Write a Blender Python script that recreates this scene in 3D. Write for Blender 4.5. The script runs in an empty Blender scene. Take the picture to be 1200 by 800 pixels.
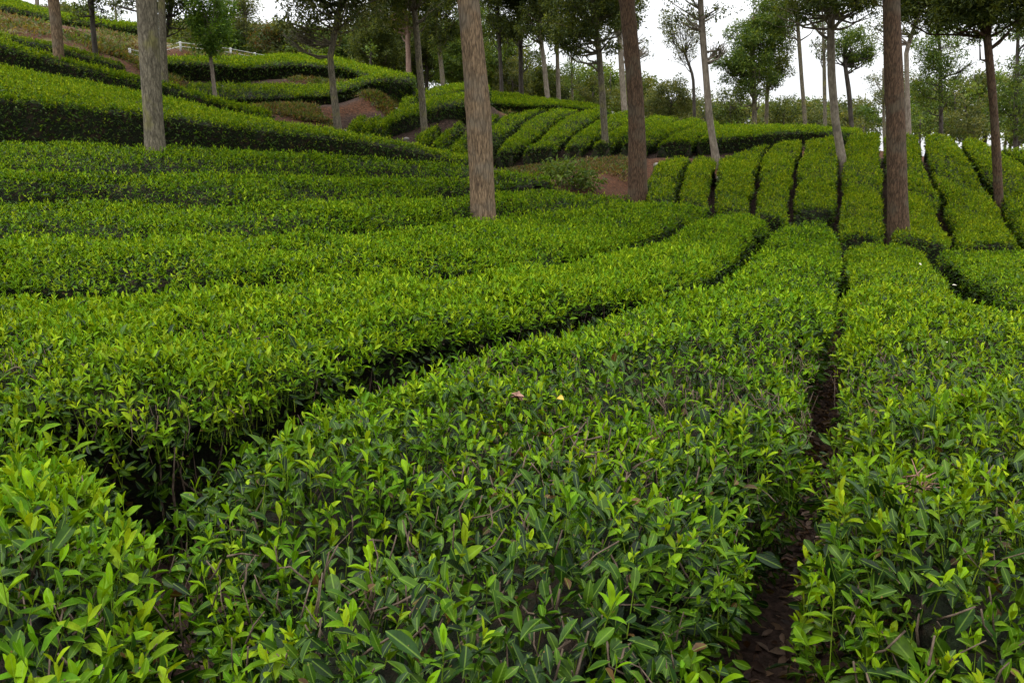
import bpy, math
import numpy as np
from mathutils import Vector

# ------------------------------------------------------------------ camera, sky, sun, exposure
SC = bpy.context.scene
COL = SC.collection
F = 942.0                      # focal length in pixels of the 1200 px wide photograph
CAMZ = 1.6
PITCH = math.atan(210 / F)
cam_d = bpy.data.cameras.new('camera'); cam = bpy.data.objects.new('camera', cam_d); COL.objects.link(cam)
cam_d.sensor_width = 36; cam_d.lens = F / 1200 * 36; cam_d.clip_start = 0.02; cam_d.clip_end = 4000
cam.location = (0, 0, CAMZ); cam.rotation_euler = (math.pi / 2 - PITCH, 0, 0)
SC.camera = cam

SUN_EL, SUN_AZ = math.radians(62), math.radians(250)
world = bpy.data.worlds.new('World'); SC.world = world; world.use_nodes = True
nt = world.node_tree; nt.nodes.clear()
wo = nt.nodes.new('ShaderNodeOutputWorld'); bg = nt.nodes.new('ShaderNodeBackground')
sky = nt.nodes.new('ShaderNodeTexSky'); sky.sky_type = 'NISHITA'; sky.sun_disc = False
sky.sun_elevation = SUN_EL; sky.sun_rotation = SUN_AZ
# an overcast layer over the clear sky: brighter overhead, softly mottled
tc = nt.nodes.new('ShaderNodeTexCoord'); sep = nt.nodes.new('ShaderNodeSeparateXYZ')
nt.links.new(tc.outputs['Generated'], sep.inputs[0])
ramp = nt.nodes.new('ShaderNodeMapRange'); ramp.inputs['From Min'].default_value = 0.0; ramp.inputs['From Max'].default_value = 1.0
ramp.inputs['To Min'].default_value = 9.6; ramp.inputs['To Max'].default_value = 38.0
nt.links.new(sep.outputs['Z'], ramp.inputs['Value'])
cn = nt.nodes.new('ShaderNodeTexNoise'); cn.inputs['Scale'].default_value = 2.5; cn.inputs['Detail'].default_value = 5
nt.links.new(tc.outputs['Generated'], cn.inputs['Vector'])
cm = nt.nodes.new('ShaderNodeMapRange'); cm.inputs['To Min'].default_value = 0.87; cm.inputs['To Max'].default_value = 1.13
nt.links.new(cn.outputs['Fac'], cm.inputs['Value'])
mul = nt.nodes.new('ShaderNodeMath'); mul.operation = 'MULTIPLY'
nt.links.new(ramp.outputs['Result'], mul.inputs[0]); nt.links.new(cm.outputs['Result'], mul.inputs[1])
cc = nt.nodes.new('ShaderNodeVectorMath'); cc.operation = 'SCALE'; cc.inputs[0].default_value = (0.985, 1.0, 1.02)
nt.links.new(mul.outputs[0], cc.inputs['Scale'])
mx = nt.nodes.new('ShaderNodeMix'); mx.data_type = 'RGBA'; mx.inputs['Factor'].default_value = 0.88
nt.links.new(sky.outputs['Color'], mx.inputs['A']); nt.links.new(cc.outputs['Vector'], mx.inputs['B'])
nt.links.new(mx.outputs['Result'], bg.inputs['Color']); bg.inputs['Strength'].default_value = 0.1
nt.links.new(bg.outputs[0], wo.inputs[0])

sun_d = bpy.data.lights.new('sun', 'SUN'); sun = bpy.data.objects.new('sun', sun_d); COL.objects.link(sun)
sun_d.energy = 1.5; sun_d.angle = math.radians(14); sun_d.color = (1.0, 0.97, 0.9)
sd = Vector((math.sin(SUN_AZ) * math.cos(SUN_EL), math.cos(SUN_AZ) * math.cos(SUN_EL), math.sin(SUN_EL)))
sun.rotation_euler = sd.to_track_quat('Z', 'Y').to_euler()

SC.view_settings.view_transform = 'Standard'; SC.view_settings.look = 'None'
SC.view_settings.gamma = 1.0; SC.view_settings.use_curve_mapping = False
SC.view_settings.exposure = 0.08
SC.cycles.max_bounces = 6; SC.cycles.diffuse_bounces = 3; SC.cycles.glossy_bounces = 2; SC.cycles.transmission_bounces = 4

RNG = np.random.default_rng(11)
# ------------------------------------------------------------------ projection helpers (place things where the photo shows them)
CP, SP = math.cos(PITCH), math.sin(PITCH)
def P(px, py, Y):
    """world point on the ray of photo pixel (px, py) at forward distance Y"""
    u = (px - 600) / F; v = -(py - 400) / F
    dy = CP + v * SP; dz = -SP + v * CP
    k = Y / dy
    return np.array([u * k, Y, CAMZ + dz * k])
def Y_of_z(px, py, z):
    v = -(py - 400) / F
    return z * (CP + v * SP) / (-SP + v * CP)

# ------------------------------------------------------------------ materials
def mat(name):
    m = bpy.data.materials.new(name); m.use_nodes = True
    n = m.node_tree; n.nodes.clear()
    o = n.nodes.new('ShaderNodeOutputMaterial')
    return m, n, o
def leaf_material(name, rough, trans, spec=0.35, veins=True, sat=1.0):
    m, n, o = mat(name)
    a = n.nodes.new('ShaderNodeAttribute'); a.attribute_name = 'tint'
    p = n.nodes.new('ShaderNodeBsdfPrincipled'); p.inputs['Roughness'].default_value = rough
    p.inputs['Specular IOR Level'].default_value = spec
    t = n.nodes.new('ShaderNodeBsdfTranslucent')
    mix = n.nodes.new('ShaderNodeMixShader'); mix.inputs[0].default_value = trans
    colour = a.outputs['Color']
    oc = n.nodes.new('ShaderNodeTexCoord'); bl = n.nodes.new('ShaderNodeTexNoise'); bl.inputs['Scale'].default_value = 55; bl.inputs['Detail'].default_value = 3
    n.links.new(oc.outputs['Object'], bl.inputs['Vector'])
    bm = n.nodes.new('ShaderNodeMapRange'); bm.inputs['From Min'].default_value = 0.3; bm.inputs['From Max'].default_value = 0.7; bm.inputs['To Min'].default_value = 0.72; bm.inputs['To Max'].default_value = 1.26
    n.links.new(bl.outputs['Fac'], bm.inputs['Value'])
    bs = n.nodes.new('ShaderNodeVectorMath'); bs.operation = 'SCALE'; n.links.new(colour, bs.inputs[0]); n.links.new(bm.outputs['Result'], bs.inputs['Scale']); colour = bs.outputs['Vector']
    if veins:   # small tan blemishes
        br = n.nodes.new('ShaderNodeTexNoise'); br.inputs['Scale'].default_value = 120; br.inputs['Detail'].default_value = 2; n.links.new(oc.outputs['Object'], br.inputs['Vector'])
        bk_ = n.nodes.new('ShaderNodeMapRange'); bk_.inputs['From Min'].default_value = 0.70; bk_.inputs['From Max'].default_value = 0.74; n.links.new(br.outputs['Fac'], bk_.inputs['Value'])
        bx_ = n.nodes.new('ShaderNodeMix'); bx_.data_type = 'RGBA'; bx_.inputs['B'].default_value = (0.16, 0.10, 0.03, 1); n.links.new(bk_.outputs['Result'], bx_.inputs['Factor']); n.links.new(colour, bx_.inputs['A']); colour = bx_.outputs['Result']
    if veins:
        b = n.nodes.new('ShaderNodeAttribute'); b.attribute_name = 'leaf_uv'
        s = n.nodes.new('ShaderNodeSeparateXYZ'); n.links.new(b.outputs['Vector'], s.inputs[0])
        sg = n.nodes.new('ShaderNodeMath'); sg.operation = 'MULTIPLY_ADD'; sg.inputs[1].default_value = 0.09; sg.inputs[2].default_value = spec
        n.links.new(s.outputs['Z'], sg.inputs[0]); n.links.new(sg.outputs[0], p.inputs['Specular IOR Level'])
        rg = n.nodes.new('ShaderNodeMath'); rg.operation = 'MULTIPLY_ADD'; rg.inputs[1].default_value = -0.13; rg.inputs[2].default_value = rough
        n.links.new(s.outputs['Z'], rg.inputs[0]); n.links.new(rg.outputs[0], p.inputs['Roughness'])
        ab = n.nodes.new('ShaderNodeMath'); ab.operation = 'ABSOLUTE'; n.links.new(s.outputs['X'], ab.inputs[0])
        # side veins: slanted stripes, and a pale midrib
        w = n.nodes.new('ShaderNodeMath'); w.operation = 'MULTIPLY_ADD'; w.inputs[1].default_value = -0.45
        n.links.new(ab.outputs[0], w.inputs[0]); n.links.new(s.outputs['Y'], w.inputs[2])
        w2 = n.nodes.new('ShaderNodeMath'); w2.operation = 'MULTIPLY'; w2.inputs[1].default_value = 58.0; n.links.new(w.outputs[0], w2.inputs[0])
        sn_ = n.nodes.new('ShaderNodeMath'); sn_.operation = 'SINE'; n.links.new(w2.outputs[0], sn_.inputs[0])
        mr = n.nodes.new('ShaderNodeMapRange'); mr.inputs['From Min'].default_value = 0.02; mr.inputs['From Max'].default_value = 0.07
        mr.inputs['To Min'].default_value = 0.45; mr.inputs['To Max'].default_value = 0.0
        n.links.new(ab.outputs[0], mr.inputs['Value'])
        mc = n.nodes.new('ShaderNodeMix'); mc.data_type = 'RGBA'; mc.inputs['B'].default_value = (0.20, 0.32, 0.04, 1)
        n.links.new(mr.outputs['Result'], mc.inputs['Factor']); n.links.new(colour, mc.inputs['A'])
        bp = n.nodes.new('ShaderNodeBump'); bp.inputs['Strength'].default_value = 0.10; bp.inputs['Distance'].default_value = 0.004
        n.links.new(sn_.outputs[0], bp.inputs['Height'])
        n.links.new(bp.outputs[0], p.inputs['Normal'])
        colour = mc.outputs['Result']
    n.links.new(colour, p.inputs['Base Color'])
    g = n.nodes.new('ShaderNodeMix'); g.data_type = 'RGBA'; g.blend_type = 'MULTIPLY'; g.inputs['Factor'].default_value = 1
    g.inputs['B'].default_value = (1.3, 1.1, 0.35, 1); n.links.new(colour, g.inputs['A'])
    n.links.new(g.outputs['Result'], t.inputs['Color'])
    n.links.new(p.outputs[0], mix.inputs[1]); n.links.new(t.outputs[0], mix.inputs[2]); n.links.new(mix.outputs[0], o.inputs[0])
    return m
def noise_material(name, c1, c2, scale, rough=0.9, bump=0.3, stretch=(1, 1, 1), c3=None, s3=1.0, t3=(0.5, 0.62), dist=0.02, detail=6, fissure=False):
    m, n, o = mat(name)
    p = n.nodes.new('ShaderNodeBsdfPrincipled'); p.inputs['Roughness'].default_value = rough; p.inputs['Specular IOR Level'].default_value = 0.2
    c = n.nodes.new('ShaderNodeTexCoord'); mp = n.nodes.new('ShaderNodeMapping'); mp.inputs['Scale'].default_value = stretch
    n.links.new(c.outputs['Object'], mp.inputs[0])
    t = n.nodes.new('ShaderNodeTexNoise'); t.inputs['Scale'].default_value = scale; t.inputs['Detail'].default_value = detail; t.inputs['Roughness'].default_value = 0.65
    n.links.new(mp.outputs[0], t.inputs['Vector'])
    r = n.nodes.new('ShaderNodeValToRGB'); r.color_ramp.elements[0].position = 0.34; r.color_ramp.elements[1].position = 0.66
    r.color_ramp.elements[0].color = (*c1, 1); r.color_ramp.elements[1].color = (*c2, 1)
    n.links.new(t.outputs['Fac'], r.inputs[0]); out = r.outputs[0]
    if c3:
        t2 = n.nodes.new('ShaderNodeTexNoise'); t2.inputs['Scale'].default_value = s3; t2.inputs['Detail'].default_value = 4
        n.links.new(c.outputs['Object'], t2.inputs['Vector'])
        mr = n.nodes.new('ShaderNodeMapRange'); mr.inputs['From Min'].default_value = t3[0]; mr.inputs['From Max'].default_value = t3[1]
        n.links.new(t2.outputs['Fac'], mr.inputs['Value'])
        mc = n.nodes.new('ShaderNodeMix'); mc.data_type = 'RGBA'; mc.inputs['B'].default_value = (*c3, 1)
        n.links.new(mr.outputs['Result'], mc.inputs['Factor']); n.links.new(out, mc.inputs['A']); out = mc.outputs['Result']
    if fissure:
        fm = n.nodes.new('ShaderNodeMapping'); fm.inputs['Scale'].default_value = (1, 1, 0.2); n.links.new(c.outputs['Object'], fm.inputs[0])
        fv = n.nodes.new('ShaderNodeTexVoronoi'); fv.feature = 'DISTANCE_TO_EDGE'; fv.inputs['Scale'].default_value = 24; n.links.new(fm.outputs[0], fv.inputs['Vector'])
        fr_ = n.nodes.new('ShaderNodeMapRange'); fr_.inputs['From Min'].default_value = 0.02; fr_.inputs['From Max'].default_value = 0.16; fr_.inputs['To Min'].default_value = 0.66; fr_.inputs['To Max'].default_value = 1.12
        n.links.new(fv.outputs['Distance'], fr_.inputs['Value'])
        fs_ = n.nodes.new('ShaderNodeVectorMath'); fs_.operation = 'SCALE'; n.links.new(out, fs_.inputs[0]); n.links.new(fr_.outputs['Result'], fs_.inputs['Scale']); out = fs_.outputs['Vector']
    n.links.new(out, p.inputs['Base Color'])
    b = n.nodes.new('ShaderNodeBump'); b.inputs['Strength'].default_value = bump; b.inputs['Distance'].default_value = dist
    n.links.new(t.outputs['Fac'], b.inputs['Height']); n.links.new(b.outputs[0], p.inputs['Normal'])
    n.links.new(p.outputs[0], o.inputs[0])
    return m
def plain_material(name, c, rough=0.6):
    return noise_material(name, tuple(x * 0.85 for x in c), c, 18, rough, 0.1)

M_TEA = leaf_material('tea_leaf', 0.48, 0.25, 0.06)
M_CROWN = leaf_material('tree_leaf', 0.55, 0.42, 0.25, veins=False)
M_WOOD = noise_material('tea_wood', (0.05, 0.034, 0.022), (0.14, 0.10, 0.07), 30, 0.85, 0.5)
M_CORE = noise_material('twig_core_shade', (0.010, 0.010, 0.005), (0.014, 0.024, 0.007), 26, 0.95, 1.0, dist=0.05, c3=(0.030, 0.020, 0.012), s3=14)  # twig and old-leaf tones darkened to near-black, painting the shade inside hedges
M_BARK_GREY = noise_material('bark_grey', (0.065, 0.056, 0.038), (0.215, 0.185, 0.13), 80, 0.92, 0.9, (1, 1, 0.28), (0.17, 0.155, 0.065), 4.2, (0.54, 0.68), fissure=True)
M_BARK_TAN = noise_material('bark_tan', (0.06, 0.040, 0.024), (0.28, 0.19, 0.112), 90, 0.92, 1.0, (1, 1, 0.16), (0.15, 0.12, 0.085), 2.6, (0.52, 0.66), fissure=True)
M_BARK_BROWN = noise_material('bark_brown', (0.034, 0.021, 0.013), (0.145, 0.088, 0.052), 85, 0.92, 1.0, (1, 1, 0.2), (0.095, 0.072, 0.048), 3.0, (0.52, 0.66), fissure=True)
M_BARK_PALE = noise_material('bark_pale', (0.12, 0.095, 0.07), (0.29, 0.245, 0.19), 24, 0.9, 0.5, (1, 1, 0.35), (0.12, 0.10, 0.08), 1.6, (0.55, 0.66))
M_BARK_DARK = noise_material('bark_dark', (0.03, 0.025, 0.02), (0.10, 0.085, 0.07), 16, 0.9, 0.5, (1, 1, 0.3))
M_BARK_PINK = noise_material('bark_pink', (0.20, 0.12, 0.09), (0.36, 0.25, 0.20), 14, 0.9, 0.4, (1, 1, 0.35))
M_PAINT = plain_material('white_paint', (0.42, 0.42, 0.40), 0.5)
M_ROCK = noise_material('pale_stone', (0.16, 0.14, 0.12), (0.40, 0.37, 0.33), 9, 0.9, 0.6)
M_DRY = noise_material('dry_leaf', (0.12, 0.06, 0.045), (0.30, 0.17, 0.12), 20, 0.8, 0.4)
M_YELLOW = noise_material('yellow_leaf', (0.45, 0.30, 0.04), (0.55, 0.36, 0.06), 20, 0.5, 0.2)
M_PETAL = plain_material('white_petal', (0.6, 0.56, 0.44), 0.6)

# soil: dark and littered near the camera's path, red laterite on the banks, worn grass patches
def soil_material():
    m, n, o = mat('soil')
    p = n.nodes.new('ShaderNodeBsdfPrincipled'); p.inputs['Roughness'].default_value = 0.95; p.inputs['Specular IOR Level'].default_value = 0.15
    c = n.nodes.new('ShaderNodeTexCoord')
    def nz(s, d=6):
        t = n.nodes.new('ShaderNodeTexNoise'); t.inputs['Scale'].default_value = s; t.inputs['Detail'].default_value = d; t.inputs['Roughness'].default_value = 0.65
        n.links.new(c.outputs['Object'], t.inputs['Vector']); return t.outputs['Fac']
    def rp(f, c1, c2, a=0.36, b=0.64):
        r = n.nodes.new('ShaderNodeValToRGB'); e = r.color_ramp.elements
        e[0].position = a; e[1].position = b; e[0].color = (*c1, 1); e[1].color = (*c2, 1); n.links.new(f, r.inputs[0]); return r.outputs[0]
    def mx(f, a, b):
        k = n.nodes.new('ShaderNodeMix'); k.data_type = 'RGBA'; n.links.new(f, k.inputs['Factor']); n.links.new(a, k.inputs['A']); n.links.new(b, k.inputs['B']); return k.outputs['Result']
    def mr(f, a, b):
        k = n.nodes.new('ShaderNodeMapRange'); k.inputs['From Min'].default_value = a; k.inputs['From Max'].default_value = b; n.links.new(f, k.inputs['Value']); return k.outputs['Result']
    fine = nz(22)
    humus = rp(fine, (0.022, 0.014, 0.010), (0.075, 0.046, 0.034))
    red = rp(fine, (0.030, 0.015, 0.008), (0.115, 0.048, 0.022))
    grass = rp(nz(30), (0.05, 0.055, 0.015), (0.17, 0.15, 0.04))
    s = n.nodes.new('ShaderNodeSeparateXYZ'); n.links.new(c.outputs['Object'], s.inputs[0])
    bk = n.nodes.new('ShaderNodeAttribute'); bk.attribute_name = 'bank'
    col = mx(mr(bk.outputs['Fac'], 0.2, 0.8), humus, red)
    hi = mr(s.outputs['Z'], 3.6, 4.3)
    pat = mr(nz(0.9, 4), 0.47, 0.56)
    mm = n.nodes.new('ShaderNodeMath'); mm.operation = 'MULTIPLY'; n.links.new(hi, mm.inputs[0]); n.links.new(pat, mm.inputs[1])
    col = mx(mm.outputs[0], col, grass)
    far = mr(s.outputs['Y'], 24.0, 30.0)
    col = mx(far, col, grass)
    n.links.new(col, p.inputs['Base Color'])
    b = n.nodes.new('ShaderNodeBump'); b.inputs['Strength'].default_value = 0.7; b.inputs['Distance'].default_value = 0.04
    b.inputs['Strength'].default_value = 1.0; b.inputs['Distance'].default_value = 0.07; n.links.new(nz(9, 8), b.inputs['Height']); n.links.new(b.outputs[0], p.inputs['Normal'])
    n.links.new(p.outputs[0], o.inputs[0]); return m
M_SOIL = soil_material()

# ------------------------------------------------------------------ mesh helpers
def obj(name, mesh, material, parent=None, smooth=True):
    o = bpy.data.objects.new(name, mesh); COL.objects.link(o)
    if material: mesh.materials.append(material)
    if parent is not None: o.parent = parent
    return o
def root(name, label, cat, group=None, loc=(0, 0, 0)):
    o = bpy.data.objects.new(name, None); COL.objects.link(o); o.empty_display_size = 0.2
    o.location = loc
    tag(o, label, cat, group); return o
def tag(o, label=None, cat=None, group=None, kind=None):
    if label: o['label'] = label
    if cat: o['category'] = cat
    if group: o['group'] = group
    if kind: o['kind'] = kind
class MB:
    """collects vertex/face blocks (numpy) and links them as ONE mesh object"""
    def __init__(s): s.v = []; s.f = []; s.n = 0; s.tint = []; s.uv = []
    def add(s, v, faces, tint=None, uv=None):
        v = np.asarray(v, float).reshape(-1, 3)
        for f in faces: s.f.append(np.asarray(f, np.int64) + s.n)
        s.v.append(v); s.n += len(v)
        s.tint.append(np.ones((len(v), 3)) if tint is None else tint); s.uv.append(np.zeros((len(v), 3)) if uv is None else uv)
    def tube(s, pts, rad, k=6, tint=None, cap=True):
        pts = np.asarray(pts, float); rad = np.asarray(rad, float)
        t = np.gradient(pts, axis=0); t /= np.linalg.norm(t, axis=1)[:, None] + 1e-9
        ref = np.array([0.31, 0.95, 0.05]) if abs(t[0][1]) < 0.9 else np.array([1.0, 0.1, 0.0])
        a = np.cross(t, ref); a /= np.linalg.norm(a, axis=1)[:, None] + 1e-9
        b = np.cross(t, a)
        th = np.linspace(0, 2 * np.pi, k, endpoint=False)
        ring = pts[:, None] + rad[:, None, None] * (np.cos(th)[None, :, None] * a[:, None] + np.sin(th)[None, :, None] * b[:, None])
        m = len(pts); i = np.arange(m - 1)[:, None] * k; j = np.arange(k)[None]; j2 = (j + 1) % k
        q = np.stack([i + j, i + j2, i + k + j2, i + k + j], -1).reshape(-1, 4)
        v = ring.reshape(-1, 3); fs = [q]
        if cap:
            v = np.vstack([v, pts[-1:], pts[:1]]); e = (m - 1) * k
            fs.append(np.stack([e + j[0], e + j2[0], np.full(k, m * k)], -1)); fs.append(np.stack([j2[0], j[0], np.full(k, m * k + 1)], -1))
        s.add(v, fs, None if tint is None else np.tile(tint, (len(v), 1)))
    def build(s, name, material, parent=None, attrs=False, smooth=True, origin=None):
        me = bpy.data.meshes.new(name)
        if s.n:
            v = np.vstack(s.v)
            if origin is not None: v = v - np.asarray(origin)
            sizes = np.concatenate([np.full(len(f), f.shape[1]) for f in s.f])
            idx = np.concatenate([f.ravel() for f in s.f]).astype(np.int32)
            starts = np.concatenate([[0], np.cumsum(sizes)[:-1]]).astype(np.int32)
            me.vertices.add(len(v)); me.vertices.foreach_set('co', v.astype(np.float32).ravel())
            me.loops.add(len(idx)); me.loops.foreach_set('vertex_index', idx)
            me.polygons.add(len(sizes)); me.polygons.foreach_set('loop_start', starts)
            if smooth: me.polygons.foreach_set('use_smooth', np.ones(len(sizes), bool))
            if attrs:
                c = me.attributes.new('tint', 'FLOAT_COLOR', 'POINT'); tv = np.vstack(s.tint)
                c.data.foreach_set('color', np.hstack([tv, np.ones((len(tv), 1))]).astype(np.float32).ravel())
                u = me.attributes.new('leaf_uv', 'FLOAT_VECTOR', 'POINT'); u.data.foreach_set('vector', np.vstack(s.uv).astype(np.float32).ravel())
            me.update(calc_edges=True); me.validate()
        return obj(name, me, material, parent)
def unit(a): return a / (np.linalg.norm(a, axis=-1, keepdims=True) + 1e-9)
_K = {}
def sn(p, freq, seed):
    """smooth pseudo-noise in about -1..1"""
    if seed not in _K:
        r = np.random.default_rng(seed); k = r.normal(size=(7, 3)); k = k / np.linalg.norm(k, axis=1)[:, None] * r.uniform(0.6, 1.6, (7, 1)); _K[seed] = (k, r.uniform(0, 6.28, 7))
    k, ph = _K[seed]
    return np.sin(p @ (k.T * freq) + ph).sum(-1) / 3.2

# leaf shapes: (station v along, u across) and faces
def leaf_tpl(lod):
    if lod == 0:
        st = [0, 0.12, 0.30, 0.52, 0.74, 0.90, 1.0]; hw = [0, 0.17, 0.38, 0.50, 0.44, 0.24, 0]
    elif lod == 1:
        st = [0, 0.30, 0.68, 1.0]; hw = [0, 0.45, 0.42, 0]
    else:
        v = np.array([0, 0.45, 1.0, 0.45]); u = np.array([0, 0.5, 0, -0.5])
        return v, u, [np.array([[0, 1, 2], [0, 2, 3]])]
    m = len(st); v = list(st) + st[1:-1] + st[1:-1]; u = [0] * m + hw[1:-1] + [-h for h in hw[1:-1]]
    tri, quad = [], []
    for side in (0, 1):
        b = m + side * (m - 2)
        L = lambda i: b + i - 1
        fl = (lambda q: q) if side == 0 else (lambda q: q[::-1])
        tri.append(fl([0, L(1), 1])); tri.append(fl([m - 2, L(m - 2), m - 1]))
        for i in range(1, m - 2): quad.append(fl([i, L(i), L(i + 1), i + 1]))
    return np.array(v, float), np.array(u, float), [np.array(tri), np.array(quad)]
TPL = [leaf_tpl(0), leaf_tpl(1), leaf_tpl(2)]
def leaves(mb, lod, p, d, n, length, width, tint, curl, fold=0.22, gloss=0.0):
    """p base, d direction, n face normal (m,3); one leaf each"""
    m = len(p)
    if not m: return
    v, u, faces = TPL[lod]; k = len(v)
    d = unit(d); s = unit(np.cross(d, n)); n = np.cross(s, d)
    L = length[:, None, None]; W = width[:, None, None]
    V = v[None, :, None]; U = u[None, :, None]
    wav = 0.0
    if lod == 0: wav = 0.05 * np.sin(v[None, :, None] * 14 + RNG.uniform(0, 6.28, (m, 1, 1))) * np.abs(U) * 2
    pts = p[:, None] + d[:, None] * (V * L) * (1 - 0.12 * np.abs(curl)[:, None, None] * V) + s[:, None] * (U * W) \
        + n[:, None] * (np.abs(U) * W * 2 * fold - curl[:, None, None] * V ** 2 * L * 0.5 + wav * W)
    off = (np.arange(m) * k)[:, None, None]
    mb.add(pts.reshape(-1, 3), [(f[None] + off).reshape(-1, f.shape[1]) for f in faces], np.repeat(tint, k, 0),
           np.tile(np.stack([u, v, np.full(k, gloss)], -1), (m, 1)))
def rand_unit(m):
    return unit(RNG.normal(size=(m, 3)))

# ------------------------------------------------------------------ the lie of the land (tea canopy depth over the near field)
ctrl = []
def cz(px, py, z): ctrl.append((px, py, Y_of_z(px, py, z)))
def cy(px, py, Y): ctrl.append((px, py, Y))
for a in [(-300, 800, -.85), (0, 800, -.85), (600, 800, -.85), (1200, 800, -.85), (0, 600, -.85), (600, 600, -.85), (1200, 600, -.85), (600, 950, -.85), (0, 950, -.85),
          (1200, 950, -.85), (200, 480, -.86), (600, 480, -.87), (1100, 480, -.9), (380, 420, -.86), (100, 335, -.77), (400, 330, -.8), (100, 272, -.58),
          (400, 267, -.6), (100, 228, -.33), (400, 229, -.38), (700, 300, -.85), (1150, 345, -1.05), (900, 350, -.93), (1000, 400, -.93), (1200, 400, -.95),
          (-200, 228, -.3), (-200, 272, -.55), (-200, 335, -.75), (-200, 500, -.85), (1500, 400, -1.0), (1500, 600, -.9), (1900, 800, -.85)]: cz(*a)
for a in [(0, 165, 10), (180, 170, 10.3), (430, 184, 11.5), (540, 194, 12.5), (620, 207, 13.2), (566, 254, 9.5), (735, 235, 12), (835, 250, 12.6), (905, 266, 11.7),
          (990, 290, 10.3), (1053, 272, 12.4), (1120, 287, 11.8), (1200, 291, 11.5), (792, 228, 13.8), (885, 246, 13.2), (930, 256, 12.7), (981, 264, 12.5),
          (1040, 266, 12.6), (810, 183, 18.5), (838, 190, 18.2), (902, 169, 20), (942, 166, 20.3), (990, 161, 20.5), (1034, 158, 20.5), (1080, 158, 20.3),
          (1124, 164, 20), (1186, 176, 19.3), (1300, 188, 18.6), (1500, 205, 18), (931, 210, 15.8), (1100, 216, 15.6), (838, 215, 15.6), (-200, 165, 9.6), (1400, 300, 11)]: cy(*a)
ctrl = np.array(ctrl)
def tps_fit(xy, w, lam):
    n = len(xy); r = np.linalg.norm(xy[:, None] - xy[None], axis=-1)
    A = np.zeros((n + 3, n + 3)); A[:n, :n] = np.where(r > 0, r * r * np.log(r + 1e-12), 0) + lam * np.eye(n)
    A[:n, n] = 1; A[:n, n + 1:] = xy; A[n, :n] = 1; A[n + 1:, :n] = xy.T
    return np.linalg.solve(A, np.concatenate([w, np.zeros(3)]))
_c = ctrl[:, :2] / 400.0
_w = tps_fit(_c, 1 / ctrl[:, 2], 0.002)
def depth(px, py):
    q = np.array([px, py]) / 400.0; r = np.linalg.norm(_c - q, axis=1)
    d = (_w[:-3] * np.where(r > 0, r * r * np.log(r + 1e-12), 0)).sum() + _w[-3] + _w[-2] * q[0] + _w[-1] * q[1]
    return 1 / max(d, 0.02)
def line(pts):
    """photo polyline -> 3D; points carry their own distance, or take it from the near field"""
    return np.array([P(a[0], a[1], a[2] if len(a) > 2 else depth(a[0], a[1])) for a in pts])
def resample(l, n):
    s = np.concatenate([[0], np.cumsum(np.linalg.norm(np.diff(l, axis=0), axis=1))]); t = np.linspace(0, s[-1], n * 4)
    d = np.stack([np.interp(t, s, l[:, k]) for k in range(3)], -1)
    ker = np.ones(5) / 5
    e = np.vstack([np.repeat(d[:1], 2, 0), d, np.repeat(d[-1:], 2, 0)])
    d = np.stack([np.convolve(e[:, k], ker, 'valid') for k in range(3)], -1)
    return d[np.linspace(0, len(d) - 1, n).astype(int)]

# ------------------------------------------------------------------ tea hedges: two edge lines each
A_ = [(990, 288), (988, 310), (985, 340), (980, 400), (968, 450), (955, 500), (942, 550), (935, 600), (925, 660), (915, 720), (900, 800), (885, 950)]
B_ = [(905, 266), (880, 287), (850, 317), (815, 336), (750, 351), (700, 359), (650, 377), (600, 388), (550, 396), (500, 405), (435, 424), (380, 447)]
D_ = [(-200, 342), (0, 339), (110, 339), (200, 333), (290, 325), (415, 322), (520, 316), (600, 312), (650, 308), (700, 297), (735, 287), (770, 274), (800, 263), (834, 250)]
E_ = [(-200, 277), (0, 273), (90, 271), (300, 271), (400, 267), (490, 261), (600, 250), (675, 243), (738, 232)]
G_ = [(-200, 228), (0, 228), (110, 230), (250, 235), (350, 232), (480, 227), (545, 222), (620, 217)]
W_ = [(-200, 199), (0, 199), (200, 200), (400, 204), (540, 210), (640, 215)]
R0 = [(-200, 164), (0, 163), (180, 170), (300, 177), (430, 184), (540, 194), (600, 203), (640, 210)]
g_ = [
    [(767, 193), (758, 215), (756, 232)],
    [(809, 183), (802, 194), (795, 212), (792, 232)],
    [(842, 188), (838, 200), (837, 218), (833, 242)],
    [(902, 169), (892, 181), (886, 206), (884, 230), (880, 247)],
    [(942, 166), (934, 190), (931, 220), (928, 258)],
    [(990, 161), (985, 187), (983, 230), (981, 272)],
    [(1034, 158), (1033, 180), (1037, 204), (1039, 230), (1041, 274)],
    [(1080, 159), (1086, 190), (1096, 215), (1106, 231), (1103, 246), (1112, 266), (1120, 286)],
    [(1124, 164), (1136, 182), (1152, 210), (1168, 230), (1180, 260), (1200, 284)],
    [(1172, 174), (1186, 180), (1202, 190), (1240, 225), (1290, 285)],
    [(1290, 186), (1330, 205), (1400, 285)],
]
def cut(l, y0, y1):
    l = sorted(l, key=lambda q: q[1]); ys = [q[1] for q in l]; xs = [q[0] for q in l]
    yy = [y0] + [y for y in ys if y0 < y < y1] + [y1]
    return [(float(np.interp(y, ys, xs)), y) for y in yy]
near = 'tea hedges on the near slope'; strips = 'tea hedge strips climbing the right hand ridge'; terr = 'tea hedges on the terraces'; knoll = 'tea hedge strips on the middle knoll'
HEDGES = []   # label, left line, right line, height, gap left, gap right, group
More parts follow.
